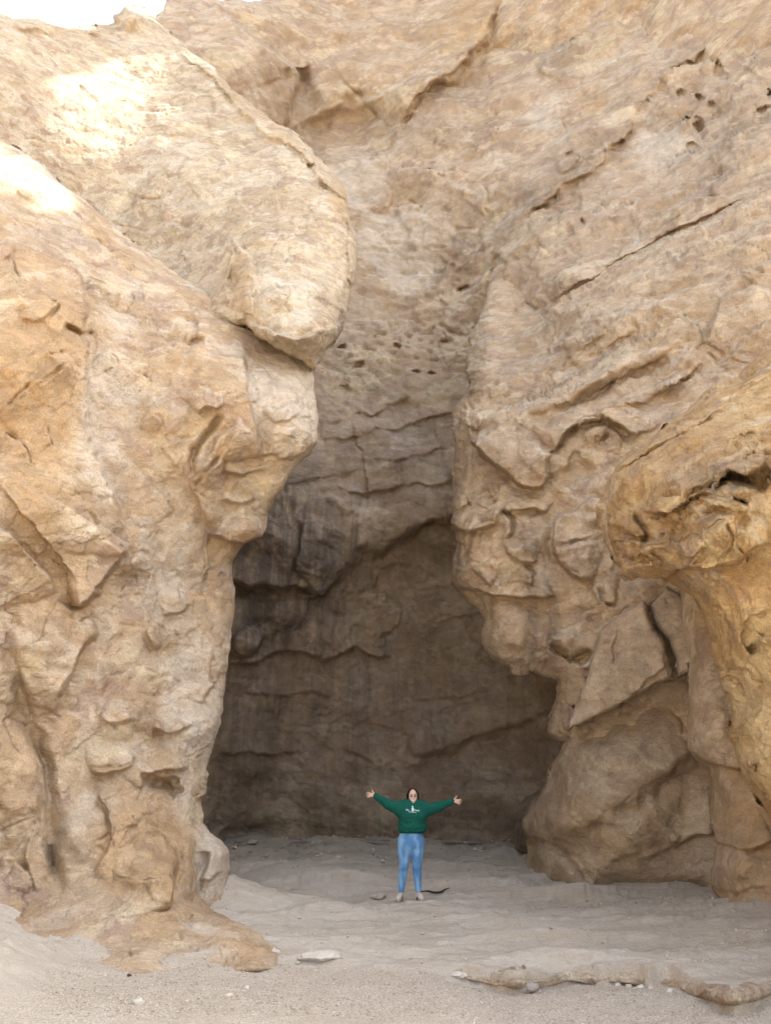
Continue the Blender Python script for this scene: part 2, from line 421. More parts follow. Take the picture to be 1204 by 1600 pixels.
    for (ch, cx, cy, rx, ry, an, s_) in zones:
        c2, s2 = math.cos(R(an)), math.sin(R(an)); xx, yy = xu-cx, yu-cy
        r2 = ((xx*c2+yy*s2)/rx)**2+((-xx*s2+yy*c2)/ry)**2
        zc[:nu, ch] = np.maximum(zc[:nu, ch], s_*np.clip(1.35*np.exp(-r2*.9), 0, 1))
    for k in range(4): zc[nu+k*len(bv):nu+(k+1)*len(bv)] = zc[bv]
    at_ = o.data.color_attributes.new('zone', 'FLOAT_COLOR', 'POINT')
    at_.data.foreach_set('color', zc.ravel())
    print(name, len(F), 'faces', round(time.time()-T0, 1), 's')
    return o
VAR, OCH, PAL = 0, 1, 2
def cracks(ox, oy, lines, k_=1.0):
    """cracks and flake edges read off the photograph in half-pixel offsets from (ox, oy)"""
    out = []
    for k, l in enumerate(lines):
        p = [(ox+x/2, oy+y/2) for x, y in l]
        out.append(('g', 2.3, k_*(.10+.08*((k*37) % 10)/10), p)); out.append(('s', 26, k_*(.14+.14*((k*53) % 10)/10), p, 2.2))
    return out
#@MASSES

# ---- back wall: the dark alcove, the pitted belt above it and the high wall up to the rim
back_poly = [(262,-6),(252,14),(240,34),(200,80),(60,200),(-160,320),(-200,700),(-200,1345),(1180,1345),(1300,1000),(1480,600),(1480,-150),(420,-150),(418,-8),(405,1),(345,2),(330,-6),(300,-14)]
back_ctrl = [(330,1330,24.2),(600,1330,24.4),(860,1330,23.2),(1100,1330,18.5),(200,1330,20),(-150,1330,13.5),
 (340,1180,23.4),(600,1180,25.4),(850,1160,24),(1100,1100,18),(100,1100,18),(-150,900,13.5),
 (360,1020,22.6),(600,1000,25.2),(760,1000,25),(380,860,22.2),(600,900,24.8),(700,860,24.8),(480,840,22.2),(600,800,23.4),(690,790,23.8),
 (450,740,22.8),(600,680,24),(690,680,24.6),(560,600,24.4),(650,540,25.2),(560,460,25.4),(660,420,25.6),(200,600,20),(-100,500,16),
 (560,300,26.3),(500,190,27.5),(400,100,25.5),(300,60,24.5),(650,180,26.5),(700,60,28),(850,220,23.5),(790,400,22.3),(850,420,20.6),(900,430,19.4),
 (1000,220,21),(1000,390,18.6),(1204,100,19),(1204,300,16.3),(1204,-150,20.5),(800,-150,28),(450,-150,30),(1430,100,16.5),(1430,500,13.5),(1000,600,17.6),(850,600,20.5),(900,900,19)]
back_items = [
 ('s',90,.75,[(720,808),(705,812),(670,815),(645,825),(610,850),(580,860),(545,850)],9),
 ('s',70,.7,[(545,872),(530,900),(515,920),(490,928),(460,920),(420,920),(370,910),(330,905)],7),
 ('s',30,.3,[(460,890),(472,850),(470,815)]),
 ('s',60,.35,[(400,830),(435,810),(465,800),(500,787),(515,780),(540,788),(580,800)]),
 ('b',385,1000,30,30,20,.5), ('s',30,.3,[(420,990),(400,1020),(372,1028),(362,1000)]),
 ('s',60,.3,[(610,1028),(590,1028),(570,1020),(560,1010),(525,1024),(500,1036)]),
 ('s',60,.4,[(500,1030),(470,1018),(445,1015),(400,1042),(350,1035)]),
 ('s',30,.16,[(565,932),(600,925),(630,945),(625,970),(595,1000)]),
 ('s',40,.2,[(755,958),(725,957),(700,962),(675,972)]),
 ('s',110,.45,[(890,1098),(870,1105),(800,1135),(725,1155),(690,1170),(645,1185)],8),
 ('s',30,.12,[(785,1072),(730,1082),(680,1092),(640,1095),(600,1102)]),
 ('s',26,.1,[(880,1070),(820,1085),(770,1100),(720,1110)]),
 ('s',30,.12,[(670,1200),(625,1195),(580,1190),(540,1172)]),
 ('s',40,.15,[(520,1090),(480,1082),(430,1090),(380,1082)]),
 ('s',50,.18,[(480,1170),(430,1180),(390,1172),(340,1180)]),
 ('b',430,1195,90,35,-4,.25), ('b',700,1150,110,50,-18,.3), ('b',760,1240,120,40,-8,.25),('b',520,1235,120,40,4,.3),
 ('g',22,.35,[(300,1300),(420,1304),(600,1306),(800,1306),(880,1300)]),
 ('s',40,.22,[(640,625),(620,630),(580,640),(540,652),(510,665)]),
 ('s',36,.22,[(720,640),(700,645),(660,650),(610,665),(550,682),(500,690)]),
 ('s',40,.2,[(710,755),(690,760),(650,750),(600,765),(560,770),(520,765)]),
 ('s',30,.14,[(700,700),(660,705),(620,720),(570,722)]),
 ('s',30,.14,[(560,735),(520,740),(480,760),(440,770)]),
 ('b',480,610,60,30,20,.2),('b',600,720,90,25,-15,.25),
 ('b',405,835,50,40,0,.3),('b',500,860,45,60,10,.3),('b',440,960,50,30,0,.3),('b',650,960,60,40,-10,.25),
 # high wall
 ('s',150,1.1,[(335,4),(350,20),(390,55),(425,80),(455,95),(470,115),(465,140),(455,170),(450,200)],5),
 ('g',20,.8,[(470,100),(478,150),(488,190),(500,230)]),
 ('b',545,195,95,55,-15,-.9), ('b',560,110,100,40,-20,.5),
 ('s',100,1.3,[(800,-20),(787,0),(767,45),(727,90),(692,130),(632,165),(600,192)],14),
 ('b',700,40,70,40,-40,.5),
 ('s',90,.32,[(1280,-30),(1204,10),(1142,42),(1082,85),(1032,122),(982,195),(932,258),(902,285),(867,305),(842,325),(817,345),(800,362),(785,385)],4),
 ('s',50,.3,[(843,122),(847,100),(867,80),(902,65)]),
 ('s',70,.32,[(1260,262),(1204,290),(1160,315),(1102,347),(1050,370),(1002,388),(952,410),(925,436),(890,456),(860,474)],3),
 ('s',30,.25,[(905,240),(890,262),(870,270)]),('s',30,.22,[(975,200),(965,225),(945,240)]),
 ('g',4,.25,[(895,315),(880,325),(862,330),(845,345)]),
 ('s',40,.3,[(600,250),(650,262),(700,255),(760,270),(800,262)]),
 ('s',30,.2,[(560,330),(600,345),(650,335),(690,350)]),('s',30,.22,[(690,400),(720,412),(745,395),(750,370)]),
 ('s',26,.2,[(590,420),(630,430),(670,418)]),('s',26,.2,[(980,330),(1020,318),(1060,325),(1090,300)]),
 ('s',30,.25,[(1100,230),(1130,215),(1160,205)]),('s',30,.2,[(880,200),(910,190),(930,170)]),
 ('s',40,.3,[(690,502),(715,512),(735,500)]),('s',40,.3,[(610,235),(600,270),(612,300),(600,330)]),
 ('b',1090,148,7,8,-40,-.35),('b',1069,180,9,7,10,-.3),('b',1087,187,8,12,30,-.4),('b',1123,110,14,10,20,-.3),('b',1119,98,4,6,10,-.4),('b',1142,68,10,5,-25,-.3),
 ('b',1199,35,8,6,0,-.3),('b',1060,140,9,6,0,-.3),('b',1172,80,13,6,-30,-.35),('b',1190,165,18,12,-20,-.4),('b',1075,215,12,9,-30,-.3),('b',1202,140,5,7,0,-.4),
 ('b',890,240,10,7,0,-.3),('b',1110,160,10,8,0,-.25),('b',722,450,11,6,-25,-.5),('b',910,348,3,3,0,-.3),('b',738,507,10,4,-15,-.45),
 ('b',560,570,10,4,-10,-.3),('b',650,585,9,4,0,-.35),('b',675,585,7,3,0,-.35),('b',620,545,7,4,0,-.35),('b',690,530,8,3,0,-.3),('b',540,605,12,6,10,-.3),('b',535,535,8,4,0,-.3),
 ('g',4,.35,[(778,398),(772,425),(762,455),(752,490)]),
]
back_items += cracks(602, 0, [[(650,515),(660,540),(630,555),(600,575),(560,600),(520,615),(490,640),(450,670),(410,710)],[(540,600),(500,630),(485,660)],[(440,700),(480,685),(540,690),(575,655)],[(860,245),(900,225),(940,190)],
 [(740,430),(700,445),(690,470)],[(765,375),(745,430)],[(1040,400),(1080,380),(1120,330)],[(870,470),(910,465),(930,440)],[(660,820),(690,830),(720,815)],[(680,640),(690,670),(720,700)],[(430,790),(470,760),(500,775)],[(150,450),(160,420),(200,415)],
 [(480,240),(490,205),(520,170),(560,150),(600,135)],[(200,720),(250,710),(300,690)],[(90,520),(140,530),(190,560)],[(230,180),(280,120),(320,90)],[(240,190),(300,160),(350,110)],[(80,350),(120,320),(180,300)],[(160,1010),(200,1040),(250,1035),(285,1015)],
 [(430,940),(460,925),(500,910)],[(0,390),(60,370),(110,330)],[(720,760),(790,750),(820,720)],[(900,700),(960,680),(1000,640)],[(1000,560),(1060,540),(1100,500)],[(560,290),(540,340),(560,400)],[(330,330),(360,380),(340,430)],[(1120,210),(1140,180)],[(960,620),(1010,600),(1050,610)],[(300,560),(320,610),(300,650)],[(20,640),(60,620),(110,640)],[(820,300),(850,270)],[(640,60),(700,80),(740,60)]])
back_items += cracks(300, 600, [[(600,1000),(680,990),(760,985)],[(700,1050),(760,1040),(830,1000),(900,990),(960,955)],[(480,1150),(540,1180),(640,1190),(700,1190)],[(520,660),(560,650),(620,665),(660,700)],[(470,780),(500,740),(530,720)],[(340,460),(330,520),(345,560)],
 [(320,560),(370,590),(430,560)],[(430,600),(470,560)],[(760,740),(830,720),(900,715)],[(560,560),(620,540),(690,560)],[(640,1100),(700,1110)],[(860,1180),(920,1150)],[(280,330),(340,300),(420,270)],[(460,110),(560,80),(640,60)],[(500,165),(620,130),(720,100),(800,90)],[(540,260),(600,250),(680,230)],[(600,380),(680,370)],[(250,700),(300,690),(340,720)],[(180,760),(230,740)],[(990,1000),(1040,970)],[(720,900),(780,880),(850,890)]], .55)
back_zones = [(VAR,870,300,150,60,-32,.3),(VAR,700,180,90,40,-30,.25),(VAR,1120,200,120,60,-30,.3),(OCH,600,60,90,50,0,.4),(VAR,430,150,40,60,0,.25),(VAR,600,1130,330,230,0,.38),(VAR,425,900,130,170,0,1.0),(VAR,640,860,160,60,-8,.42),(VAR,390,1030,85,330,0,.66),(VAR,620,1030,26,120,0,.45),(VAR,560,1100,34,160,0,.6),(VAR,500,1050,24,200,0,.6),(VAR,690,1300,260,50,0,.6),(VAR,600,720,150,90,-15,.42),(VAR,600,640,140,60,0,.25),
 (PAL,370,1290,70,40,0,.6),(PAL,480,730,60,30,0,.5),
 (PAL,620,380,80,60,0,.75),(OCH,720,40,80,50,-40,.6),(OCH,640,470,60,30,0,.45),(PAL,560,280,60,70,0,.6),(PAL,900,200,60,50,0,.4),(OCH,930,150,40,60,30,.35),(PAL,1020,230,60,25,-20,.7),(PAL,1000,90,70,50,0,.5),(OCH,840,330,120,60,-30,.35),(PAL,1032,220,50,28,-15,.9),(VAR,880,90,34,30,-20,.3),(OCH,922,155,38,28,0,.6),(VAR,1090,75,110,12,-32,.3),(PAL,632,400,60,70,0,.8),(PAL,852,165,40,50,0,.6),(VAR,1000,500,200,60,-25,.2)]
back_pits = [(600,540,130,45,-6,.30,3.4),(560,590,60,25,20,.30,3.6),(650,420,130,70,0,.14,3.0),(1110,150,80,90,-30,.22,1.8),(1100,260,110,50,-25,.12,2.6),(700,230,110,60,0,.12,2.4),(900,330,120,70,-25,.10,2.6)]
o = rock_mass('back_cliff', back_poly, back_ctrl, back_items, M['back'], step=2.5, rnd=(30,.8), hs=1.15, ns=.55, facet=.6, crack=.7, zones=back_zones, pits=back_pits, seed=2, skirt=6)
tag(o, 'tall back cliff with a dark shaded alcove behind the person', 'cliff')

# ---- left cliff
left_poly = [(-260,60),(-90,158),(0,215),(60,252),(105,292),(130,312),(165,342),(200,372),(250,406),(290,434),(325,457),(350,484),(375,497),(386,500),(410,480),(470,500),(505,560),
 (489,580),(490,605),(497,625),(500,660),(498,690),(485,712),(465,725),(450,745),(440,765),(425,785),(418,800),(415,825),(410,838),(385,848),(372,862),(365,875),(365,900),(368,930),(365,965),(360,985),(360,1015),(356,1040),(354,1065),(350,1100),(345,1130),(335,1165),(328,1190),(328,1210),(325,1240),(318,1262),(320,1285),(330,1300),(345,1312),(357,1330),(358,1350),(360,1395),(352,1422),(325,1450),(300,1500),(300,1560),(-260,1620)]
left_ctrl = [(0,1390,10.2),(100,1400,10.4),(200,1400,10.6),(270,1400,10.9),(350,1400,12.6),(330,1440,11.5),(400,1500,9.4),(250,1500,9.2),(0,1500,9.0),(-200,1450,7.6),
 (0,1200,10.3),(120,1200,11.3),(250,1250,12.2),(320,1200,13.2),(340,1080,13.6),(200,1080,11.9),(0,1050,10.2),(360,930,14),(250,930,12.7),(150,930,11.4),(0,900,9.9),(-200,900,7.8),
 (370,820,13.4),(280,800,12.4),(180,760,11.5),(60,760,10),(0,700,10),(430,740,12.9),(330,680,12.1),(200,640,11.6),(80,600,10.3),(470,660,12.4),(400,620,12.0),(470,560,13.1),(390,540,12.6),
 (300,520,12.3),(200,470,12.2),(100,450,10.9),(0,480,10),(250,430,12.8),(130,360,12.2),(40,300,11.7),(0,240,12.2),(-200,300,10),(-200,120,11.5)]
left_items = [
 ('g',5,.3,[(348,648),(320,685),(298,717),(300,745)]),('s',40,.28,[(300,750),(325,705),(345,680),(375,655)]),('s',26,.22,[(305,765),(340,715),(378,668)]),
 ('s',40,.25,[(352,615),(345,645),(325,636),(310,650)]),
 ('s',40,.25,[(320,820),(310,785),(295,760),(297,720)]),
 
 ('s',90,.7,[(200,855),(190,870),(165,900),(145,940),(110,945)]),
 ('s',90,.45,[(-20,812),(0,825),(20,840),(50,870),(82,900),(90,930)]),
 ('s',80,.5,[(92,940),(140,960),(157,985),(135,1000),(120,1030),(100,1075),(95,1110)]),
 ('s',110,.65,[(-40,300),(0,312),(45,360),(100,395),(132,440),(136,500),(142,540),(136,600),(150,680),(175,760),(192,830),(192,868)],4),
 ('g',5,.35,[(100,512),(118,516),(140,526)]),('s',24,.2,[(-5,648),(30,620),(65,590),(105,550)]),('s',24,.2,[(40,600),(75,575),(112,560)]),
 ('s',30,.2,[(0,580),(30,560),(60,548),(100,545)]),('s',30,.2,[(95,470),(70,500),(30,500)]),('s',30,.18,[(20,400),(25,440),(45,480)]),
 ('g',5,.25,[(315,536),(300,545),(286,554)]),('s',40,.25,[(225,480),(240,520),(285,553),(312,540),(305,480)]),('s',40,.2,[(150,440),(160,455),(185,458)]),
 ('s',130,.35,[(386,540),(385,600),(398,660),(412,712)],5),('s',18,.12,[(470,640),(440,660),(412,640)]),('s',16,.1,[(440,570),(432,600),(442,620)]),
 ('s',30,.2,[(498,690),(470,712),(430,716),(410,712)]),
 ('s',50,.5,[(420,832),(410,840),(380,850),(345,842),(330,830)]),
 ('s',30,.18,[(415,735),(380,745),(350,735)]),('s',30,.2,[(400,780),(370,790),(345,780)]),
 ('b',200,905,34,14,-10,-.35),('b',205,880,30,12,-15,.2),
 ('b',255,1225,34,22,0,-.6),('s',40,.3,[(300,1195),(270,1203),(240,1205),(222,1235)]),
 ('s',40,.25,[(215,1182),(190,1200),(165,1206),(140,1210)]),('s',30,.2,[(215,1118),(190,1135),(160,1120)]),
 ('g',12,.35,[(10,1010),(20,1040),(40,1100),(65,1175),(75,1250),(80,1350),(100,1400)]),
 ('s',26,.25,[(145,1362),(175,1320),(172,1275),(150,1240)]),
 ('s',60,.55,[(215,1278),(270,1322),(273,1350),(270,1402),(275,1420)]),
 ('g',8,.35,[(318,1330),(320,1360),(318,1400)]),('b',340,1350,26,60,0,.35),('b',296,1350,20,60,0,.25),('s',24,.25,[(355,1362),(335,1372),(320,1368)]),
 ('s',30,.25,[(330,1010),(335,1060),(320,1100)]),('s',30,.22,[(255,1005),(240,1010),(222,985)]),('s',30,.22,[(300,940),(285,960),(250,960)]),
 ('s',40,.25,[(300,1130),(270,1150),(240,1140)]),('b',300,1120,40,60,10,.3),('b',200,1120,60,50,0,.3),('b',130,1300,50,70,0,.3),('b',230,1360,50,50,0,.25),
 ('b',290,860,50,50,0,.25),('b',60,1000,60,80,0,.25),('b',30,1250,40,120,0,.2),('b',260,650,50,60,0,.25),('b',330,600,50,40,0,.2),
 ('s',30,.2,[(250,700),(265,690),(285,690)]),('b',455,640,45,80,0,.2),('s',24,.15,[(55,1385),(40,1330),(60,1290)]),('s',26,.15,[(0,1340),(30,1330),(50,1300)]),
]
left_items += cracks(0, 0, [[(230,890),(270,890),(265,915)],[(280,860),(340,910)],[(140,1000),(190,970),(190,930)],[(120,900),(180,940)],[(30,800),(60,860)],[(45,720),(40,790),(0,810)],[(300,680),(340,740)],[(220,670),(260,690)],[(480,980),(510,1060),(570,1110),(620,1085)],[(400,860),(440,900),(450,960)],[(560,900),(600,960),(610,1040)]], .5)
left_items += cracks(0, 500, [[(100,180),(60,240),(0,290)],[(160,110),(210,95)],[(120,200),(220,130)],[(340,100),(360,150)],[(440,160),(470,190)],[(800,210),(810,250)],[(870,250),(910,270)],[(840,180),(870,170)],[(520,560),(540,610)],[(400,740),(440,730),(470,740)],[(380,780),(430,790)],[(460,900),(480,950),(530,960),(560,1010)],[(560,820),(570,880)],
 [(600,880),(640,870)],[(660,270),(690,250),(690,225)],[(680,420),(640,480),(605,520)],[(700,440),(690,490)],[(780,570),(800,560)],[(840,500),(870,510)],[(480,290),(510,320),(500,360)],[(530,370),(580,380),(620,360)],[(20,350),(80,380),(110,440)],[(150,330),(180,380)],[(270,600),(300,680)],[(640,640),(650,760),(640,860)],[(900,60),(930,120)],[(860,320),(930,340)],[(700,940),(690,1020)]], .5)
left_items += cracks(0, 1000, [[(220,120),(180,180),(200,260)],[(280,400),(340,410),(420,370)],[(490,230),(520,280)],[(410,560),(420,590)],[(150,640),(170,700)],[(300,640),(350,600),(340,550)],[(60,690),(100,720),(90,770)],[(0,600),(40,570),(100,560)],[(420,680),(480,700),(540,690)],[(360,740),(420,760),(500,750)],[(600,300),(640,260)],[(450,80),(500,110),(540,60)]], .5)
left_zones = [(OCH,50,650,85,230,0,.8),(OCH,80,560,70,140,0,.8),(OCH,230,1340,90,80,0,.95),(OCH,330,1430,120,40,20,.8),(OCH,320,700,70,70,0,.5),(OCH,90,900,80,80,0,.5),(OCH,30,1200,50,150,0,.55),(OCH,255,1225,40,30,0,.6),(OCH,380,845,50,18,0,.6),
 (PAL,450,630,60,90,0,1.),(PAL,175,650,60,190,0,.6),(PAL,250,880,60,90,0,.65),(PAL,300,1130,70,170,0,.6),(PAL,340,1340,40,70,0,.8),(PAL,60,280,90,30,35,.6),(PAL,230,1200,40,60,0,.5),(VAR,470,560,40,14,20,.3)]
o = rock_mass('left_cliff', left_poly, left_ctrl, left_items, M['left'], step=2.0, rnd=(24,.6), hs=.95, facet=.45, flake=.6, amp=.68, zones=left_zones, pits=[(250,1000,120,150,0,.07,2.2)], bed=28, seed=3, skirt=6)
tag(o, 'massive pale sandstone cliff rising from the sand at the left, with overhanging shoulder', 'cliff')

foot_poly = [(110,1320),(200,1322),(268,1330),(300,1390),(330,1415),(385,1450),(450,1482),(450,1515),(330,1520),(240,1510),(120,1480)]
o = rock_mass('ochre_ramp', foot_poly, [(130,1330,11.4),(200,1326,11.4),(268,1335,11.6),(118,1400,11.0),(274,1402,11.1),(215,1390,10.55),(300,1430,10.7),(350,1463,10.0),(330,1415,12.2),(385,1450,11.3),(450,1482,10.2),(410,1487,9.42),(290,1484,9.55),(330,1508,9.1),(140,1450,9.9),(200,1462,9.6)],
 [('s',30,.06,[(274,1405),(230,1398),(180,1390)]),('s',40,.07,[(350,1472),(300,1445),(250,1428)])], M['left'], step=2.0, rnd=(10,.2), amp=.6, ns=1.2, rough=.3, zones=[(OCH,230,1400,160,90,0,.62),(OCH,350,1470,80,30,20,.6),(PAL,330,1462,60,12,25,.7)], bed=28, seed=14, skirt=2)
tag(o, 'ochre rock foot sloping from the left cliff down to the gravel', 'rock')
# ---- upper-left boulder
boul_poly = [(-260,-40),(-60,8),(0,14),(20,25),(55,22),(75,35),(105,42),(140,40),(170,39),(180,36),(178,25),(195,12),(212,6),(225,12),(240,25),(250,38),(275,60),(300,80),(330,100),(350,125),(385,155),(420,185),(440,198),(462,208),(480,228),(500,248),(520,268),(535,285),(543,305),(546,345),(556,370),(560,395),(556,425),(548,450),(543,490),(535,515),(515,540),(491,577),(480,572),(460,557),(430,545),(400,525),(384,509),(370,512),(300,500),(200,430),(100,350),(0,290),(-260,180)]
boul_ctrl = [(-200,-20,13.6),(0,20,15.4),(120,30,17),(200,12,18.2),(240,40,18.2),(0,120,14.3),(120,120,16.0),(200,120,16.9),(200,200,15.8),(100,200,15.0),(100,260,14.9),(0,210,14.3),(60,270,14.8),(-200,100,12.2),(330,110,17.2),(420,200,16.2),(300,250,15.3),(200,360,15.2),
 (400,300,14.4),(480,300,14.4),(300,400,14.6),(400,420,12.9),(500,400,13.4),(530,330,14.4),(440,480,12.1),(380,490,12.4),(500,500,12.6),(470,550,12.5),(540,450,13.6),(555,390,14.4)]
boul_items = [
 ('s',16,.3,[(545,330),(540,320),(520,300),(480,250),(450,222),(410,212),(370,165),(340,130),(280,75),(240,32)]),
 ('s',12,.15,[(470,215),(440,215),(405,180),(380,160)]),('s',24,.2,[(552,470),(540,420),(543,370),(540,330)]),
 ('b',486,260,7,7,0,-.35),('b',508,290,10,14,-40,-.15),('b',470,350,12,28,5,-.12),('b',430,365,14,14,0,-.08),('b',325,165,12,14,0,-.08),
 ('s',45,.3,[(367,368),(380,395),(398,420),(402,450),(392,490)]),('s',30,.12,[(350,430),(355,400),(366,370)]),
 ('s',60,.35,[(540,500),(500,520),(450,525),(410,515),(385,500)][::-1]),
 ('s',40,.15,[(300,420),(290,400),(280,395)]),('s',30,.1,[(370,310),(390,330),(395,350)]),('s',30,.1,[(425,260),(430,290),(450,310)]),
 ('s',24,.12,[(180,30),(190,45),(175,50),(130,48)]),('b',205,28,26,22,20,.5),('b',60,40,70,16,5,.4),('b',150,48,60,10,0,.2),
 ('s',30,.12,[(210,295),(235,300),(255,290)]),('s',30,.12,[(225,390),(250,398),(270,385)]),('s',30,.1,[(430,430),(450,450),(470,460)]),
 ('s',24,.14,[(365,400),(352,440),(360,470)]),('s',24,.1,[(20,180),(50,190),(70,215)]),('b',470,520,70,40,-10,.35),
]
boul_items += cracks(0, 0, [[(560,790),(590,800),(570,830)],[(680,780),(720,750),(740,800)],[(850,880),(900,930)],[(960,860),(1010,920)],[(880,620),(910,630)],[(420,620),(470,630),(520,610)],[(600,600),(620,580)],[(460,440),(500,420),(560,390)],[(640,350),(670,340),(670,310)],[(250,270),(280,240)],[(820,560),(860,590),(870,640)],[(900,700),(920,660)],[(700,500),(740,520)],[(540,700),(600,720)],[(350,690),(400,720),(460,730)],[(1000,700),(1050,740)],[(60,300),(100,330)],[(800,850),(780,900),(800,940)]], .5)
boul_zones = [(OCH,375,440,40,60,0,.6),(OCH,300,470,60,30,30,.5),(OCH,420,190,160,16,42,.55),(OCH,535,310,25,60,0,.65),(OCH,150,45,120,14,0,.5),(PAL,450,470,70,60,0,.6),(PAL,300,280,120,80,20,.5),(VAR,528,520,14,40,20,.5),(VAR,460,540,60,14,15,.3),(VAR,330,160,60,10,45,.2)]
o = rock_mass('perched_boulder', boul_poly, boul_ctrl, boul_items, M['upper'], step=2.0, rnd=(24,.8), amp=.7, flake=.7, facet=.7, zones=boul_zones, bed=25, seed=4, skirt=5)
tag(o, 'huge pale overhanging boulder with sunlit patch, resting on the left cliff under the sky', 'boulder')

# ---- right wall
right_poly = [(800,372),(785,395),(775,420),(762,455),(750,490),(735,520),(727,560),(726,580),(732,600),(728,615),(710,635),(703,650),(703,670),(708,690),(707,720),(706,760),(704,800),(703,818),(710,830),(712,850),(705,880),(703,912),(715,925),(730,940),(745,955),(755,968),(750,985),(752,1005),(765,1025),(785,1040),(805,1052),(830,1047),(850,1058),(870,1065),(870,1085),(865,1110),(860,1130),(860,1145),(870,1152),(885,1160),(920,1190),(1150,1180),(1480,1100),(1480,200),(1204,285),(1160,312),(1102,345),(1050,368),(1002,386),(952,408),(919,440),(892,458),(867,474),(840,480),(815,440)]
right_ctrl = [(800,380,24.0),(790,400,23.4),(760,480,20.6),(735,540,19),(715,640,17.2),(705,740,16.8),(705,900,16.8),(755,990,16.6),(820,1045,16),(865,1110,16.2),(870,1150,16.4),
 (780,560,18),(780,700,16),(780,850,15.9),(830,960,15.7),(815,440,21.8),(840,480,20.5),(867,480,18.8),(900,460,18),(960,430,17.3),(1100,360,15.9),(1204,310,14.9),(1430,260,13),
 (850,620,16.3),(900,700,15.4),(950,560,16),(1050,480,15.3),(1150,480,14.2),(1204,400,14.2),(1204,600,13),(1430,600,11.5),(1000,640,14.8),(900,850,15.2),(1000,850,14.6),(950,1000,14.8),(1050,950,14.3),(1100,1100,14.6),(900,1160,15.8),(1300,900,12.5),(830,900,15.6)]
right_items = [('b',800,690,85,55,25,.45),('b',910,830,60,60,0,.3),('b',780,980,60,50,0,.3),
 ('s',70,.8,[(860,700),(852,722),(852,750),(822,757),(802,747),(772,725),(737,695),(731,672)]),
 ('s',45,.4,[(731,674),(752,655),(782,640),(822,625),(882,595),(952,550),(1012,515),(1050,480)]),
 ('g',7,.22,[(847,672),(882,637),(952,600),(1042,555)]),('b',900,600,150,20,-30,.4),('b',965,575,150,16,-30,.35),('b',850,565,130,20,-28,.3),('b',1000,612,90,14,-28,.3),('g',6,.2,[(770,640),(840,600),(920,560),(1000,520)]),('g',6,.14,[(800,600),(850,575),(910,545),(960,515)]),
 ('s',50,.55,[(1000,690),(987,675),(952,655),(922,652),(897,665),(862,705)]),('b',930,680,40,22,-10,.25),('b',945,690,18,8,-10,-.15),
 ('s',50,.6,[(925,908),(902,900),(874,880),(864,850),(860,820),(872,805),(902,790),(955,762)]),('g',5,.18,[(866,850),(900,842),(945,828)]),
 ('s',40,.4,[(790,792),(775,820),(757,830),(727,830),(700,818)]),('s',30,.25,[(700,912),(706,870),(712,835)][::-1]),
 ('s',50,.45,[(860,928),(817,937),(777,935),(742,925),(710,920)]),('s',30,.25,[(765,915),(750,905),(740,890)]),
 ('s',40,.3,[(840,880),(815,885),(800,870),(795,850)]),('s',40,.3,[(850,800),(830,790),(805,800),(785,790)]),('b',830,840,40,40,0,.3),
 ('g',7,.45,[(858,1003),(872,1022),(890,1037),(922,1018)]),('b',790,1010,45,35,10,.3),('b',880,1000,30,30,0,.25),
 ('s',60,.45,[(1098,535),(1102,525),(1115,490),(1122,470),(1142,455),(1200,450)]),('s',60,.3,[(1020,470),(1047,480),(1082,500),(1102,528)]),
 ('s',30,.3,[(1120,560),(1150,535),(1204,500)]),('s',30,.25,[(1090,560),(1060,590),(1020,605)]),('b',1060,560,40,16,-25,.25),('b',1040,590,40,14,-25,.2),
 ('g',3,.5,[(862,480),(880,470),(919,443)]),('g',4,.25,[(800,490),(820,478),(840,470)]),('s',60,.35,[(900,480),(960,452),(1050,408),(1120,378),(1204,338)]),('s',50,.4,[(880,540),(960,500),(1040,465),(1090,440),(1204,400)],6),
 ('s',20,.2,[(728,620),(725,640),(733,690),(722,760),(718,800)]),
 ('s',30,.25,[(1010,790),(970,800),(960,830)]),('b',1000,930,50,30,-20,.3),('s',30,.25,[(960,940),(935,935),(920,915)]),('s',30,.3,[(830,1048),(850,1020),(860,985)]),
 ('b',780,760,40,40,0,.2),('b',760,540,30,40,0,.2),('b',900,740,40,25,0,-.3),
]
right_items += cracks(602, 500, [[(280,780),(300,810),(350,870)],[(540,750),(580,790),(640,810)],[(560,1075),(600,1090),(640,1040)],[(730,960),(745,970),(730,1000)],[(480,400),(520,410),(560,400)],[(590,340),(640,300),(700,310)],[(660,830),(680,880),(740,890)],[(370,600),(400,640),(390,690)],[(430,760),(470,800),(460,830)],[(250,560),(230,600)],[(800,130),(870,120),(960,80)],[(840,170),(900,190),(970,150)],[(680,380),(720,350),(760,380)],[(300,300),(260,340)],[(1000,100),(1050,130),(1090,60)],[(620,560),(690,570)],[(540,680),(620,670),(690,650)],[(330,930),(300,1000)],[(450,1040),(500,1060)],[(700,200),(760,160)],[(440,620),(480,600)]])
right_zones = [(VAR,800,690,90,40,-30,.30),(VAR,830,990,14,70,0,.5),(VAR,860,960,10,80,0,.4),(VAR,850,560,110,60,-25,.25),(VAR,830,845,25,30,0,.35),(VAR,708,880,14,40,0,.7),(VAR,1100,440,80,50,0,.2),(OCH,760,860,50,50,0,.5),(OCH,900,720,50,30,0,.5),(OCH,930,950,70,50,0,.4),(OCH,760,960,40,30,0,.45),(PAL,930,840,60,60,0,.5),(PAL,800,1020,60,30,0,.5),(OCH,1150,520,70,70,0,.35)]
o = rock_mass('right_cliff', right_poly, right_ctrl, right_items, M['right'], step=2.0, rnd=(42,1.1), hs=1.0, ns=.8, facet=.7, zones=right_zones, seed=5, skirt=6)
tag(o, 'brown sandstone cliff with rounded lobes overhanging the alcove at the right', 'cliff')

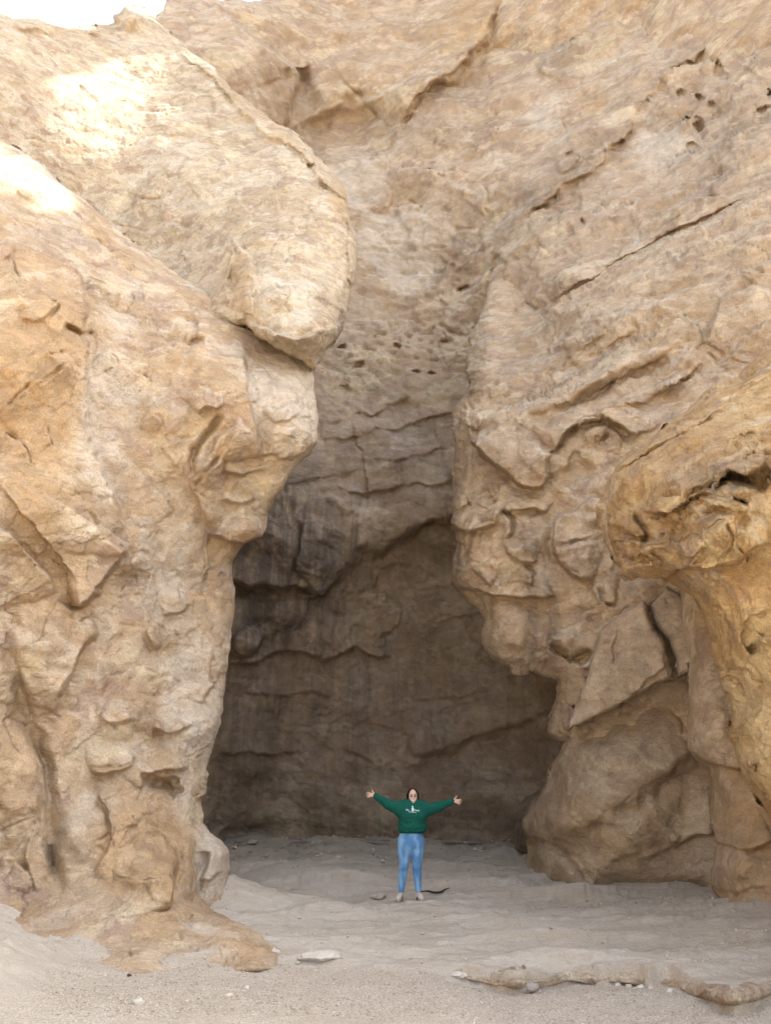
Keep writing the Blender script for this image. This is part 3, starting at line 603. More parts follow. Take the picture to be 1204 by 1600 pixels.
# ---- cracked slab wedged under it, in two pieces
o = rock_mass('rock_slab', [(887,1144),(884,1130),(915,1060),(935,988),(958,962),(1004,938),(1012,950),(1013,965),(1020,982),(1038,1004),(1044,1030),(1048,1058),(980,1096),(930,1122)],
 [(887,1142,15),(915,1060,14.8),(1005,945,14.0),(1048,1055,13.7),(960,1030,14.3),(980,1096,14.1)],
 [('s',30,.15,[(1045,1040),(1010,1060),(985,1090)]),('g',3,.15,[(968,985),(962,1010),(960,1040)])], M['right'], step=2.0, rnd=(10,.25), amp=.35, flake=.5, zones=[(VAR,980,1030,80,80,0,.42)], seed=6, skirt=2.2)
tag(o, 'large grey-brown slab left of the black crack, wedged above the rounded bulge', 'rock', kind='thing')
o = rock_mass('rock_slab', [(1015,946),(1040,917),(1062,928),(1100,960),(1105,1050),(1073,1054),(1057,1060),(1053,1030),(1044,1002),(1026,980),(1018,962)],
 [(1015,946,14.2),(1060,930,14),(1100,960,13.6),(1057,1058,13.9),(1073,1054,13.8)], [], M['right'], step=2.0, rnd=(10,.25), amp=.35, flake=.5, zones=[(VAR,1050,990,50,60,0,.5)], seed=7, skirt=2.2)
tag(o, 'narrow broken slab right of the black crack, beside the sandy column', 'rock', kind='thing')

# ---- rounded bulge under the slab
bul_poly = [(887,1148),(875,1170),(862,1190),(855,1220),(845,1240),(830,1260),(815,1280),(815,1295),(822,1310),(823,1330),(819,1362),(815,1400),(1250,1430),(1250,1000),(1100,1030),(1060,1060),(980,1098)]
bul_ctrl = [(887,1150,16.2),(850,1230,16.8),(816,1290,17.6),(822,1360,17.8),(870,1330,16.4),(920,1386,15.5),(900,1260,15.6),(980,1150,15.2),(1050,1080,14.8),(980,1260,15),(1000,1386,15.3),(1060,1300,15.2),(1110,1386,15),(1100,1180,15),(1230,1380,13.6),(1230,1050,13.5)]
bul_items = [('s',90,.5,[(1090,1178),(1077,1185),(1032,1215),(982,1240),(947,1270),(902,1300),(870,1300)],16),
 ('g',10,.4,[(820,1322),(850,1320),(872,1330),(902,1360),(922,1392)]),('s',40,.35,[(925,1392),(915,1360),(890,1335),(850,1325)][::-1]),
 ('b',880,1290,50,26,30,.3),('s',20,.08,[(1060,1310),(1040,1330),(1000,1340)]),('s',20,.08,[(1000,1330),(960,1345),(950,1360)]),
 ('s',40,.25,[(1120,1300),(1085,1305),(1050,1325)]),('b',1000,1290,80,60,-20,.25),('g',14,.3,[(930,1382),(1000,1386),(1110,1388)]),('b',950,1180,70,40,-25,.2),
 ('g',3,.1,[(880,1250),(890,1280),(905,1290)])]
o = rock_mass('bulging_rock', bul_poly, bul_ctrl, bul_items, M['right'], step=2.0, rnd=(48,1.1), amp=.45, flake=.4, facet=.3, crack=.3, zones=[(VAR,1000,1180,90,60,-20,.35),(OCH,950,1290,120,90,0,.5),(OCH,860,1340,50,30,0,.5),(PAL,980,1260,80,40,0,.3)], seed=8, skirt=4)
tag(o, 'smooth rounded brown rock bulge standing on the sand below the slab', 'rock')

# ---- sandy column
col_poly = [(1060,900),(1062,960),(1065,990),(1075,1030),(1075,1080),(1073,1150),(1072,1170),(1085,1190),(1105,1205),(1110,1240),(1112,1290),(1120,1320),(1110,1360),(1110,1385),(1122,1405),(1130,1450),(1480,1500),(1480,880),(1150,860)]
o = rock_mass('rock_column', col_poly, [(1065,960,13.2),(1080,1150,12.9),(1112,1280,13.2),(1112,1380,12.9),(1125,1406,12.4),(1204,1420,11.4),(1204,1300,11.9),(1160,1150,12.2),(1204,1000,11.8),(1150,1350,12.2),(1440,1450,8),(1440,900,9)],
 [('s',60,.3,[(1200,1195),(1150,1200),(1105,1195),(1075,1172)]),('s',60,.25,[(1204,1310),(1160,1330),(1118,1318)]),('b',1150,1345,50,40,0,.3),('g',5,.12,[(1120,1395),(1160,1398),(1204,1385)]),('s',20,.12,[(1085,1040),(1095,1000),(1110,985)]),('b',1110,1120,40,70,0,.25)],
 M['right'], step=2.2, rnd=(40,.9), amp=.45, flake=.5, facet=.4, crack=.3, zones=[(OCH,1180,1260,80,160,0,.65),(OCH,1170,1390,80,30,0,.6),(PAL,1130,1100,50,60,0,.45),(PAL,1150,1340,60,30,0,.4)], seed=9, skirt=4)
tag(o, 'smooth sandy rock column between the bulge and the ochre outcrop', 'rock', kind='thing')

# ---- ochre outcrop at the right, nearest to the camera
nose_poly = [(1480,380),(1204,545),(1180,560),(1150,588),(1110,602),(1070,640),(1030,670),(1000,690),(970,720),(950,745),(940,770),(933,790),(935,820),(945,850),(960,880),(970,900),(985,908),(1010,905),(1040,905),(1060,920),(1080,935),(1095,960),(1105,985),(1110,1020),(1120,1060),(1135,1090),(1140,1120),(1138,1155),(1146,1166),(1150,1180),(1160,1210),(1175,1240),(1190,1262),(1204,1285),(1300,1380),(1480,1480)]
nose_ctrl = [(935,800,10.2),(960,890,10),(1000,700,10),(1050,780,9),(1100,620,9.7),(1204,560,9.2),(1204,700,8.2),(1120,760,8.5),(1060,860,9.2),(1000,860,9.5),(1040,900,9.9),(1100,900,9.4),(1204,880,8.6),(1100,960,9.9),(1140,1050,9.9),(1204,1050,9),(1145,1160,10),(1204,1180,9.3),(1204,1270,9.6),(1440,600,6.5),(1440,1000,6.8),(1440,1400,7)]
nose_items = [
 ('s',60,.5,[(1204,730),(1170,745),(1140,740),(1110,760),(1060,790),(1040,800),(1000,800)]),('g',7,.35,[(1204,735),(1180,760),(1150,745),(1120,750),(1080,775),(1060,795)]),
 ('s',30,.3,[(1150,800),(1120,790),(1090,780)]),('b',1160,765,26,14,-10,.25),('b',1120,830,40,40,20,.3),('b',1040,830,40,20,0,-.15),
 ('s',60,.6,[(1204,850),(1170,860),(1150,880),(1120,885),(1080,888),(1060,895),(1030,905),(990,908)]),('s',24,.25,[(1145,800),(1150,830),(1135,860)]),
 ('g',5,.2,[(990,800),(1010,830),(1000,860)]),('g',5,.2,[(950,820),(980,840),(1020,845)]),('g',4,.2,[(970,870),(1000,880),(1030,878)]),
 ('s',40,.2,[(940,760),(980,740),(1040,700),(1100,660),(1150,620)][::-1]),('g',4,.15,[(1180,680),(1165,690),(1150,710)]),
 ('b',1165,1015,14,8,-30,-.3),('b',1160,1110,12,18,0,-.12),('b',1190,1000,16,10,0,.2),('b',1175,1070,16,9,0,-.15),('b',1180,1200,6,8,0,-.2),
 ('b',1000,750,60,24,-35,.2),('b',1080,690,60,20,-35,.2),('s',30,.15,[(1204,950),(1170,960),(1150,990),(1150,1030)]),
]
nose_items += cracks(602, 500, [[(940,580),(1000,560),(1030,480)],[(870,600),(900,580)],[(760,690),(820,700),(880,690)],[(820,740),(870,760)],[(1120,380),(1150,420)],[(1060,640),(1080,700),(1040,760)],[(740,760),(780,780),(840,770)],[(1080,560),(1130,580)],[(900,340),(960,300)],[(1000,700),(940,760)],[(1120,660),(1090,700),(1130,760)],[(1150,980),(1200,1010)],[(1020,1080),(1060,1110)]])
nose_zones = [(VAR,1030,840,90,50,0,.42),(VAR,1130,745,90,26,-10,.6),(VAR,1060,720,110,50,-32,.25),(OCH,1080,700,110,80,-30,.6),(PAL,1110,850,40,50,0,.5),(OCH,1180,1050,80,180,0,.2),(PAL,1190,1080,60,170,0,.75),(PAL,1120,960,40,60,0,.5)]
o = rock_mass('ochre_outcrop', nose_poly, nose_ctrl, nose_items, M['nose'], step=2.0, rnd=(46,1.1), amp=.6, flake=.8, zones=nose_zones, pits=[(1080,800,110,60,-10,.16,3.0),(1020,850,60,40,0,.12,4.0),(1170,1080,60,120,0,.08,3.0)], seed=10, skirt=4)
tag(o, 'jutting ochre outcrop with a beak-like nose, nearest rock at the right', 'rock')

# ---- small boulder at the foot of the alcove
o = rock_mass('foot_boulder', [(842,1238),(822,1246),(805,1256),(800,1272),(806,1284),(803,1300),(800,1330),(850,1345),(870,1300),(870,1240)],
 [(800,1270,20.2),(803,1330,20),(840,1245,19.8),(865,1300,19),(830,1290,19.4)], [('s',20,.2,[(840,1278),(820,1282),(804,1284)])], M['back'], step=2.0, rnd=(22,.6), amp=.6, zones=[(VAR,830,1290,60,60,0,.8)], seed=11, skirt=2)
tag(o, 'small dark boulder at the foot of the alcove behind the rounded bulge', 'boulder')
#@GROUND
# ------------------------------------------------------------------ the canyon floor
def gpts(pts, z=0.0):
    p = np.array(pts, float); g = on_ground(p[:, 0], p[:, 1], z); return g[:, :2]
lip_top = [(705,1514),(735,1502),(760,1505),(785,1514),(815,1516),(830,1510),(855,1505),(880,1501),(912,1498),(940,1502),(960,1501),(985,1500),(1012,1508),(1027,1505),(1045,1505),(1070,1514),(1095,1521),(1120,1534),(1145,1544),(1165,1533),(1204,1517),(1260,1503),(1330,1490)]
lip_low = [(1330,1518),(1260,1532),(1204,1546),(1170,1557),(1146,1562),(1105,1553),(1067,1544),(1050,1539),(1000,1532),(965,1528),(925,1531),(885,1525),(860,1535),(842,1540),(815,1538),(790,1535),(752,1530),(720,1522)]
LEDGE = chaikin(gpts([(-60,1440),(60,1480),(155,1497),(300,1498),(420,1489),(540,1499),(600,1502),(680,1510)]+[(x, y+2) for x, y in lip_top]+[(1460,1476)], .02))
BANK = gpts([(140,1480),(165,1505),(175,1530),(200,1560),(240,1600),(330,1800)])
def ground_h(x, y):
    """height of the floor, metres; also a 0..1 gravel mask"""
    sh = x.shape; x = x.ravel(); y = y.ravel()
    P = np.stack([x, y, np.zeros_like(x)], -1)
    z = .037*np.clip(y-14, 0, 11) + .037*.0
    z = z + .10*fbm(P*.25, 2)*sstep(4, 9, y) + .035*fbm(P*np.array((.7, 1.1, 1)), 3)
    near = (y < 14) & (y > 2) & (np.abs(x) < 9)
    wk = 1-.8*sstep(.3, 1., x); wx = x+wk*(.06*fbm(P*1.8, 3)); wy = y+wk*(.10*fbm(P*1.8+31, 3))+.02*perlin(P*7+3)
    d, side, pos = seg_dist(wx, wy, LEDGE); sd = np.where(side > 0, -d, d)   # sd>0: on the near (gravel) side
    # in plan (x right, y away) right-hand side of a left-to-right walk is the near side
    gx = x
    drop = np.where(gx < .4, .04*(.45+.9*sstep(-.4, .5, fbm(P*.9+12, 2))), .04+.14*sstep(.4, 1.1, gx))
    wid = .16-.12*sstep(.5, 1.2, gx)
    nearside = sstep(-wid, wid*.3, sd)
    db, sb, _ = seg_dist(wx, wy, BANK); bank = np.where(sb > 0, db, -db)
    grav = nearside
    z = z - drop*grav
    # flat-bedded shelf: thin broken layers
    Pl = P*np.array((.35, 1.3, 1))
    lay = terr(fbm(Pl*1.3+7, 4)*4, 6)*(.03+.025*sstep(11, 15, y))
    z = z + lay*(1-grav)*sstep(5, 8, y)
    z = z + .012*fbm(P*5, 3)
    # bank of sand and soft rock along the left cliff
    lb = sstep(-2.3, -5.2, x+.25*fbm(P*.6+3, 3)-(y-6.5)*.30*(-1)*.0 + np.clip(y-9.2, 0, 5)*.55)
    z = z + lb*.75*sstep(13.5, 11.2, y)*sstep(3, 6, y) + lb*.10*terr(fbm(P*1.1+70, 4)*2.5, 5)+lb*.03*fbm(P*3+5, 3)
    grav = grav*(1-sstep(.05, .25, lb))
    # apron of sand against the left cliff
    for (cx, cy, rx, ry, hh) in ((-3.9, 13.4, 2.4, 1.3, .55), (2.6, 15.4, 1.6, .8, .12), (6.2, 11.6, 2.6, 1.6, .30), (-1.2, 16.5, 1.5, .5, .09), (1.8, 17.5, 1.2, .4, .09), (-3.0, 18.5, 1.4, .5, .10), (3.4, 20.5, 1.6, .5, .12), (5.5, 19.0, 2.5, 1.6, .15)):
        r2 = ((x-cx)/rx)**2+((y-cy)/ry)**2
        z = z + hh*np.exp(-r2*1.4)
    # hollows and lumps on the shelf
    for (px, py, rx, ry, hh) in ((880,1425,.55,.18,-.09),(830,1428,.30,.12,-.08),(905,1418,.35,.12,.06),(1090,1470,.5,.06,-.03),(780,1388,.6,.2,.07),(590,1402,.28,.1,.06),(1040,1392,.9,.1,-.06),(1170,1475,.5,.05,-.03),(505,1493,.3,.08,.05)):
        g = on_ground(px, py); r2 = ((x-g[0])/rx)**2+((y-g[1])/ry)**2
        z = z + hh*np.exp(-r2*1.5)
    # rough rubble line at the foot of the back wall
    z = z + sstep(21.5, 23.6, y)*(.05*np.abs(fbm(P*1.8+4, 3))+.05)
    pw = np.exp(-(((x-.55)/.45)**2+((y-14.1)/.5)**2)**2)*.9; z = z*(1-pw)+.02*pw
    return z.reshape(sh), grav.reshape(sh)

def ground_at(px, py):
    """where the line of sight through a picture point first meets the floor"""
    Yq = np.arange(4.5, 30, .02); p = at(np.full(Yq.shape, float(px)), np.full(Yq.shape, float(py)), Yq)
    z = ground_h(p[:, 0], p[:, 1])[0]; k = int(np.argmax(p[:, 2] <= z)); return np.array((p[k, 0], p[k, 1], z[k]))
def sand_material():
    q = NB('canyon_sand'); tc = q.n('ShaderNodeTexCoord').outputs['Object']
    a = q.n('ShaderNodeAttribute'); a.attribute_name = 'zone'; sep = q.n('ShaderNodeSeparateColor'); q.l(a.outputs['Color'], sep.inputs[0])
    lv = q.mapping(tc, (.5, 1.6, 1)); n1 = q.noise(lv, .8, 6, .6, .5); n2 = q.noise(tc, 4, 6, .65); n3 = q.noise(tc, 60, 4, .7); n5 = q.noise(lv, 3.5, 5, .6, .6)
    c = q.mix(q.mapr(n1, .38, .62), (.50, .44, .355, 1), (.575, .515, .43, 1))
    c = q.mix(q.math('MULTIPLY', q.mapr(n2, .5, .72), .5), c, (.47, .38, .285, 1))
    c = q.mix(q.math('MULTIPLY', q.mapr(n5, .55, .7), .5), c, (.66, .60, .52, 1))
    gr = q.mix(q.mapr(n3, .3, .7), (.39, .335, .265, 1), (.60, .53, .44, 1))
    gr = q.mix(q.math('MULTIPLY', q.mapr(n2, .45, .7), .35), gr, (.45, .36, .26, 1))
    c = q.mix(q.math('MULTIPLY', sep.outputs[0], .9), c, gr)
    c = q.mix(q.math('MULTIPLY', sep.outputs[1], .45), c, q.mix(q.mapr(n2, .3, .7), (.44, .33, .215, 1), (.33, .24, .155, 1)))
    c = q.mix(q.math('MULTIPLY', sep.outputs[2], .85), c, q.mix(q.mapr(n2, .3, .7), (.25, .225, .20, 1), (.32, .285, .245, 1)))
    c = q.mix(1.0, c, q.mix(q.mapr(n3, .25, .75), (.84, .84, .84, 1), (1.1, 1.1, 1.1, 1)), 'MULTIPLY')
    q.l(c, q.b.inputs['Base Color']); q.b.inputs['Roughness'].default_value = .95; q.b.inputs['Specular IOR Level'].default_value = .15
    g2 = q.noise(tc, 26, 6, .7); g3 = q.noise(lv, 7, 6, .65, .5)
    h = q.math('ADD', q.math('MULTIPLY', g2, .03), q.math('ADD', q.math('MULTIPLY', g3, .06), q.math('MULTIPLY', n3, .012)))
    b = q.n('ShaderNodeBump'); b.inputs['Strength'].default_value = .9; b.inputs['Distance'].default_value = .6
    q.l(h, b.inputs['Height']); q.l(b.outputs[0], q.b.inputs['Normal'])
    return q.m
M['sand'] = sand_material()
def build_ground():
    # rings round the viewing place: dense where the floor is seen, coarse to the far edge
    py = np.concatenate([np.arange(1306, 1400, 1.0), np.arange(1400, 1612, 1.3)])
    rr = on_ground(np.full(py.shape, 602.0), py)[:, 1]; rr = np.sort(rr[(rr > 0) & (rr < 40)])
    rr = np.concatenate([[.4, 1.5, 3, 4.5, 5.5], rr, [48, 65, 90, 140]])
    an = np.concatenate([np.linspace(-180, -36, 40, endpoint=False), np.linspace(-36, 36, 860), np.linspace(36, 180, 41)[1:-1]])
    A, Rr = np.meshgrid(np.radians(an), rr)
    x = Rr*np.sin(A); y = Rr*np.cos(A)
    z, grav = ground_h(x, y)
    na, nr = len(an), len(rr)
    idx = np.arange(na*nr).reshape(nr, na); i2 = np.roll(idx, -1, 1)
    F = np.stack([idx[:-1].ravel(), i2[:-1].ravel(), i2[1:].ravel(), idx[1:].ravel()], -1)
    V = np.stack([x, y, z], -1).reshape(-1, 3)
    cz = ground_h(np.zeros(1), np.zeros(1))[0][0]; V = np.vstack([V, [[0, 0, cz]]])
    o = link_mesh('ground', V, F, M['sand'])
    # steep bits of the ledge show the ochre rock under the sand
    gy_ = np.gradient(z, axis=0)/np.maximum(np.gradient(Rr, axis=0), 1e-3)
    steep = np.clip((np.abs(gy_)-.35)/.5, 0, 1)*(np.abs(A) < .64)
    zc = np.zeros((len(V), 4), np.float32); zc[:, 3] = 1
    zc[:-1, 0] = grav.ravel(); zc[:-1, 1] = steep.ravel()
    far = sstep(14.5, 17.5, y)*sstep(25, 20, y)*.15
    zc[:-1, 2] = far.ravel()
    a = o.data.color_attributes.new('zone', 'FLOAT_COLOR', 'POINT'); a.data.foreach_set('color', zc.ravel())
    tag(o, kind='structure')
    return o
build_ground()
print('ground', round(time.time()-T0, 1))
#@SURROUND
M['ledge'] = rock_material('ledge_rock', (.44, .36, .265, 1), (.36, .275, .19, 1), (.54, .47, .375, 1), (.25, .185, .13, 1), cs=3.0, bump=.9)
ct = []
for x_, y_ in lip_low:
    yb = float(ground_at(x_, y_)[1]); ct += [(x_, y_+9, yb-.02), (x_, y_, yb-.08), (x_, y_-11, yb-.06), (x_, y_-19, yb+.16), (x_, y_-30, yb+.75)]
o = rock_mass('front_ledge', lip_top+[(x_, y_+9) for x_, y_ in lip_low], ct, [('g', 2.5, .06, [(x_, y_-17) for x_, y_ in lip_low[1:-1]]), ('g', 2.0, .05, [(x_, y_-10) for x_, y_ in lip_low[4:10]])]+cracks(0, 0, [[(2080,3010),(2090,3040),(2084,3080)],[(1880,3010),(1900,3050)],[(1690,3030),(1700,3060)],[(2200,3060),(2215,3100)]], .3), M['ledge'], step=1.5, rnd=(4, .05), amp=.22, ns=1.6, seed=50, skirt=.4, rough=.6)
tag(o, 'low broken rock ledge running along the gravel at the front right', 'ledge')
# ------------------------------------------------------------------ outside the picture: the canyon's side walls, and a rim added for shade
RIM = 33.0       # high rim added out of view to shade the canyon; stands on the plane x + y = RIM, on top of the back wall
def to_rim(P):
    t = (RIM-P[:, 0]-P[:, 1])/(SUN_DIR[0]+SUN_DIR[1]); q = P+SUN_DIR*t[:, None]
    return np.stack([(q[:, 0]-q[:, 1])/math.sqrt(2), q[:, 2]], -1)
def patch(pts, ctrl, off=0.0):
    p = np.array(pts, float); return to_rim(at(p[:, 0], p[:, 1], rbf(ctrl, p[:, 0], p[:, 1])+off))
SUN_GAPS = [patch([(70,128),(110,112),(150,118),(185,90),(222,92),(228,130),(245,165),(248,190),(275,218),(255,226),(230,205),(215,215),(205,240),(190,275),(180,292),(165,255),(140,240),(135,215),(120,190),(118,160),(95,140)], boul_ctrl),
        patch([(-120,150),(0,213),(60,250),(108,292),(112,316),(92,326),(60,303),(20,288),(0,282),(-120,230)], left_ctrl),
        patch([(-200,-30),(-200,12),(0,28),(60,34),(100,50),(180,46),(215,22),(236,38),(262,58),(300,92),(340,128),(348,118),(305,70),(262,30),(240,14),(215,-4),(190,2),(165,28),(100,30),(60,10),(0,2)], boul_ctrl, .4)]
def shade_rim():  # added shade caster, pierced so that sun lands only on chosen rock patches
    us = np.arange(-24, 11, .12); zs = np.arange(18, 64, .12)
    U, Z = np.meshgrid(us, zs); u = U.ravel(); z = Z.ravel()
    P = np.stack([u, z, np.zeros(u.size)], -1)
    wu = u+.45*fbm(P*1.0, 3)+.22*fbm(P*3.5, 2); wz = z+.45*fbm(P*1.0+40, 3)+.22*fbm(P*3.5+9, 2)
    keep = np.ones(u.size, bool)
    for g in SUN_GAPS: keep &= ~inside(wu, wz, g)
    top = np.interp(wu, [-24, -14, -6, -1, 3.5, 4.5, 7.5, 7.9, 11], [50, 60, 60, 52, 46, 34, 31, 18, 16])+1.0*perlin(P*.5)
    keep &= wz < top
    keep = keep.reshape(U.shape)
    h = 1.2*fbm(P*.15, 3)+.3*fbm(P*.8, 3)
    c = RIM/2; V0 = np.stack([c+u/math.sqrt(2), c-u/math.sqrt(2), z], -1)
    V0 = V0+SUN_DIR*h[:, None]                       # relief runs along the sunbeams, so the gaps keep their outline
    V1 = V0+SUN_DIR*2.5
    cell = keep[:-1, :-1] & keep[1:, 1:]
    n = u.size; idx = np.arange(n).reshape(U.shape); ci, cj = np.where(cell)
    F = np.stack([idx[ci, cj], idx[ci+1, cj], idx[ci+1, cj+1], idx[ci, cj+1]], -1)
    E = np.concatenate([F[:, [0, 1]], F[:, [1, 2]], F[:, [2, 3]], F[:, [3, 0]]]); Es = np.sort(E, 1)
    _, first, cnt = np.unique(Es[:, 0]*n+Es[:, 1], return_index=True, return_counts=True); be = E[first[cnt == 1]]
    F = np.concatenate([F, F[:, ::-1]+n, np.stack([be[:, 1], be[:, 0], be[:, 0]+n, be[:, 1]+n], -1)])
    used = np.unique(F); lut = np.zeros(2*n, np.int64); lut[used] = np.arange(len(used))
    o = link_mesh('unseen_terrain', np.vstack([V0, V1])[used], lut[F], M['right']); tag(o, kind='structure')  # the added shading rim, unseen from the camera
shade_rim()
def side_wall(pts, tops, mat, seed, sg=1):
    """a rough cliff face along a plan line, with a sloping plateau behind it"""
    p = np.array(pts, float); tt = np.linspace(0, len(p)-1, 120); X = np.interp(tt, np.arange(len(p)), p[:, 0]); Y = np.interp(tt, np.arange(len(p)), p[:, 1]); Hh = np.interp(tt, np.arange(len(p)), tops)
    d = np.stack([np.gradient(X), np.gradient(Y)], -1); d /= np.linalg.norm(d, axis=1)[:, None]; nrm = np.stack([d[:, 1], -d[:, 0]], -1)*-sg
    rows = []
    for v in np.concatenate([np.linspace(-.1, 1, 60), [1.02, 1.05, 1.1]]):
        back = 0 if v <= 1 else (v-1)*120
        lean = max(v, 0)*1.5
        rows.append(np.stack([X-nrm[:, 0]*(lean+back), Y-nrm[:, 1]*(lean+back), Hh*min(v, 1)+back*.1], -1))
    V = np.array(rows); sh = V.shape[:2]; V = V.reshape(-1, 3)
    n2 = np.concatenate([np.repeat(nrm[None], sh[0], 0).reshape(-1, 2), np.zeros((len(V), 1))], 1)
    V = V+n2*(1.2*fbm(V*.2+seed, 3)+.35*fbm(V*.9+seed, 3))[:, None]
    i = np.arange(len(V)).reshape(sh)
    F = np.stack([i[:-1, :-1].ravel(), i[:-1, 1:].ravel(), i[1:, 1:].ravel(), i[1:, :-1].ravel()], -1)
    o = link_mesh('unseen_terrain', V, F, mat); tag(o, kind='structure')
side_wall([(-7.6, 8.5), (-9, 3), (-12, -4), (-18, -14), (-22, -30)], [14, 10, 7, 5, 4], M['left'], 3)
side_wall([(6.9, 6.6), (9, 1.5), (13, -5), (20, -14)], [6, 3.5, 3, 2.5], M['nose'], 8, -1)
print('surround', round(time.time()-T0, 1))
#@PERSON
# ------------------------------------------------------------------ rounded shapes from distance fields
class Field:
    def __init__(s, lo, hi, vox):
        s.lo = np.array(lo, float); s.vox = vox; s.n = np.ceil((np.array(hi)-s.lo)/vox).astype(int)+1
        s.f = np.full(s.n, .5, np.float32)
    def _win(s, a, b, pad):
        i0 = np.maximum(((np.array(a)-pad-s.lo)/s.vox).astype(int), 0); i1 = np.minimum(((np.array(b)+pad-s.lo)/s.vox).astype(int)+2, s.n)
        sl_ = tuple(slice(p, q) for p, q in zip(i0, i1))
        g = [s.lo[k]+s.vox*np.arange(i0[k], i1[k]) for k in range(3)]
        return sl_, np.meshgrid(*g, indexing='ij')
    def _join(s, sl_, d, k, cut=False):
        a = s.f[sl_]
        if cut: d = -d; h = np.clip(.5-.5*(d-a)/-k if False else .5+.5*(d-a)/k, 0, 1); s.f[sl_] = a+(d-a)*h+k*h*(1-h)
        else: h = np.clip(.5+.5*(a-d)/k, 0, 1); s.f[sl_] = a+(d-a)*h-k*h*(1-h)
    def cone(s, a, b, ra, rb, k=.02, sy=1.0):
        """tapered capsule; sy flattens it front to back"""
        a, b = np.array(a, float), np.array(b, float); r = max(ra, rb)
        sl_, (x, y, z) = s._win(np.minimum(a, b)-r, np.maximum(a, b)+r, .06)
        ab = b-a; t = np.clip(((x-a[0])*ab[0]+(y-a[1])*ab[1]+(z-a[2])*ab[2])/max(ab@ab, 1e-9), 0, 1)
        d = np.sqrt((x-a[0]-t*ab[0])**2+((y-a[1]-t*ab[1])/sy)**2+(z-a[2]-t*ab[2])**2)-(ra+(rb-ra)*t)
        s._join(sl_, (d*min(1, sy)).astype(np.float32), k)
    def ell(s, c, r, k=.02, cut=False):
        c, r = np.array(c, float), np.array(r, float)
        sl_, (x, y, z) = s._win(c-r, c+r, .06)
        q = np.sqrt(((x-c[0])/r[0])**2+((y-c[1])/r[1])**2+((z-c[2])/r[2])**2)
        s._join(sl_, ((q-1)*r.min()).astype(np.float32), k, cut)
    def below(s, z0):        # cut everything under z0
        z = s.lo[2]+s.vox*np.arange(s.n[2]); s.f = np.maximum(s.f, (z0-z)[None, None, :].astype(np.float32))
    def above(s, z0):
        z = s.lo[2]+s.vox*np.arange(s.n[2]); s.f = np.maximum(s.f, (z-z0)[None, None, :].astype(np.float32))
    def mesh(s):
        f = s.f; ins = f < 0; n = s.n
        acc = np.zeros(tuple(n-1)+(3,), np.float32); cnt = np.zeros(tuple(n-1), np.float32); quads = []
        for ax in range(3):
            A = [slice(None)]*3; B = [slice(None)]*3; A[ax] = slice(0, -1); B[ax] = slice(1, None)
            fa, fb = f[tuple(A)], f[tuple(B)]; c = np.argwhere((fa < 0) != (fb < 0))
            v0, v1 = fa[tuple(c.T)], fb[tuple(c.T)]; t = v0/(v0-v1)
            p = c.astype(np.float32); p[:, ax] += t
            o1, o2 = (ax+1) % 3, (ax+2) % 3
            ok = (c[:, o1] > 0) & (c[:, o2] > 0) & (c[:, o1] < n[o1]-1) & (c[:, o2] < n[o2]-1)
            c, p, v0 = c[ok], p[ok], v0[ok]
            ring = []
            for d1, d2 in ((-1, -1), (0, -1), (0, 0), (-1, 0)):
                q = c.copy(); q[:, o1] += d1; q[:, o2] += d2; ring.append(q)
                np.add.at(acc, tuple(q.T), p); np.add.at(cnt, tuple(q.T), 1)
            ring = np.stack(ring, 1); fl = v0 > 0
            ring[fl] = ring[fl][:, ::-1]; quads.append(ring)
        quads = np.concatenate(quads); m = cnt > 0
        idx = np.full(m.shape, -1, np.int64); idx[m] = np.arange(m.sum())
        V = acc[m]/cnt[m][:, None]*s.vox+s.lo
        return V, idx[quads[..., 0], quads[..., 1], quads[..., 2]]
    def front(s, x, z):
        """y of the front (nearest the camera) surface at x, z"""
        i = int(round((x-s.lo[0])/s.vox)); k = int(round((z-s.lo[2])/s.vox)); col = s.f[i, :, k]
        j = np.argmax(col < 0); return s.lo[1]+s.vox*j

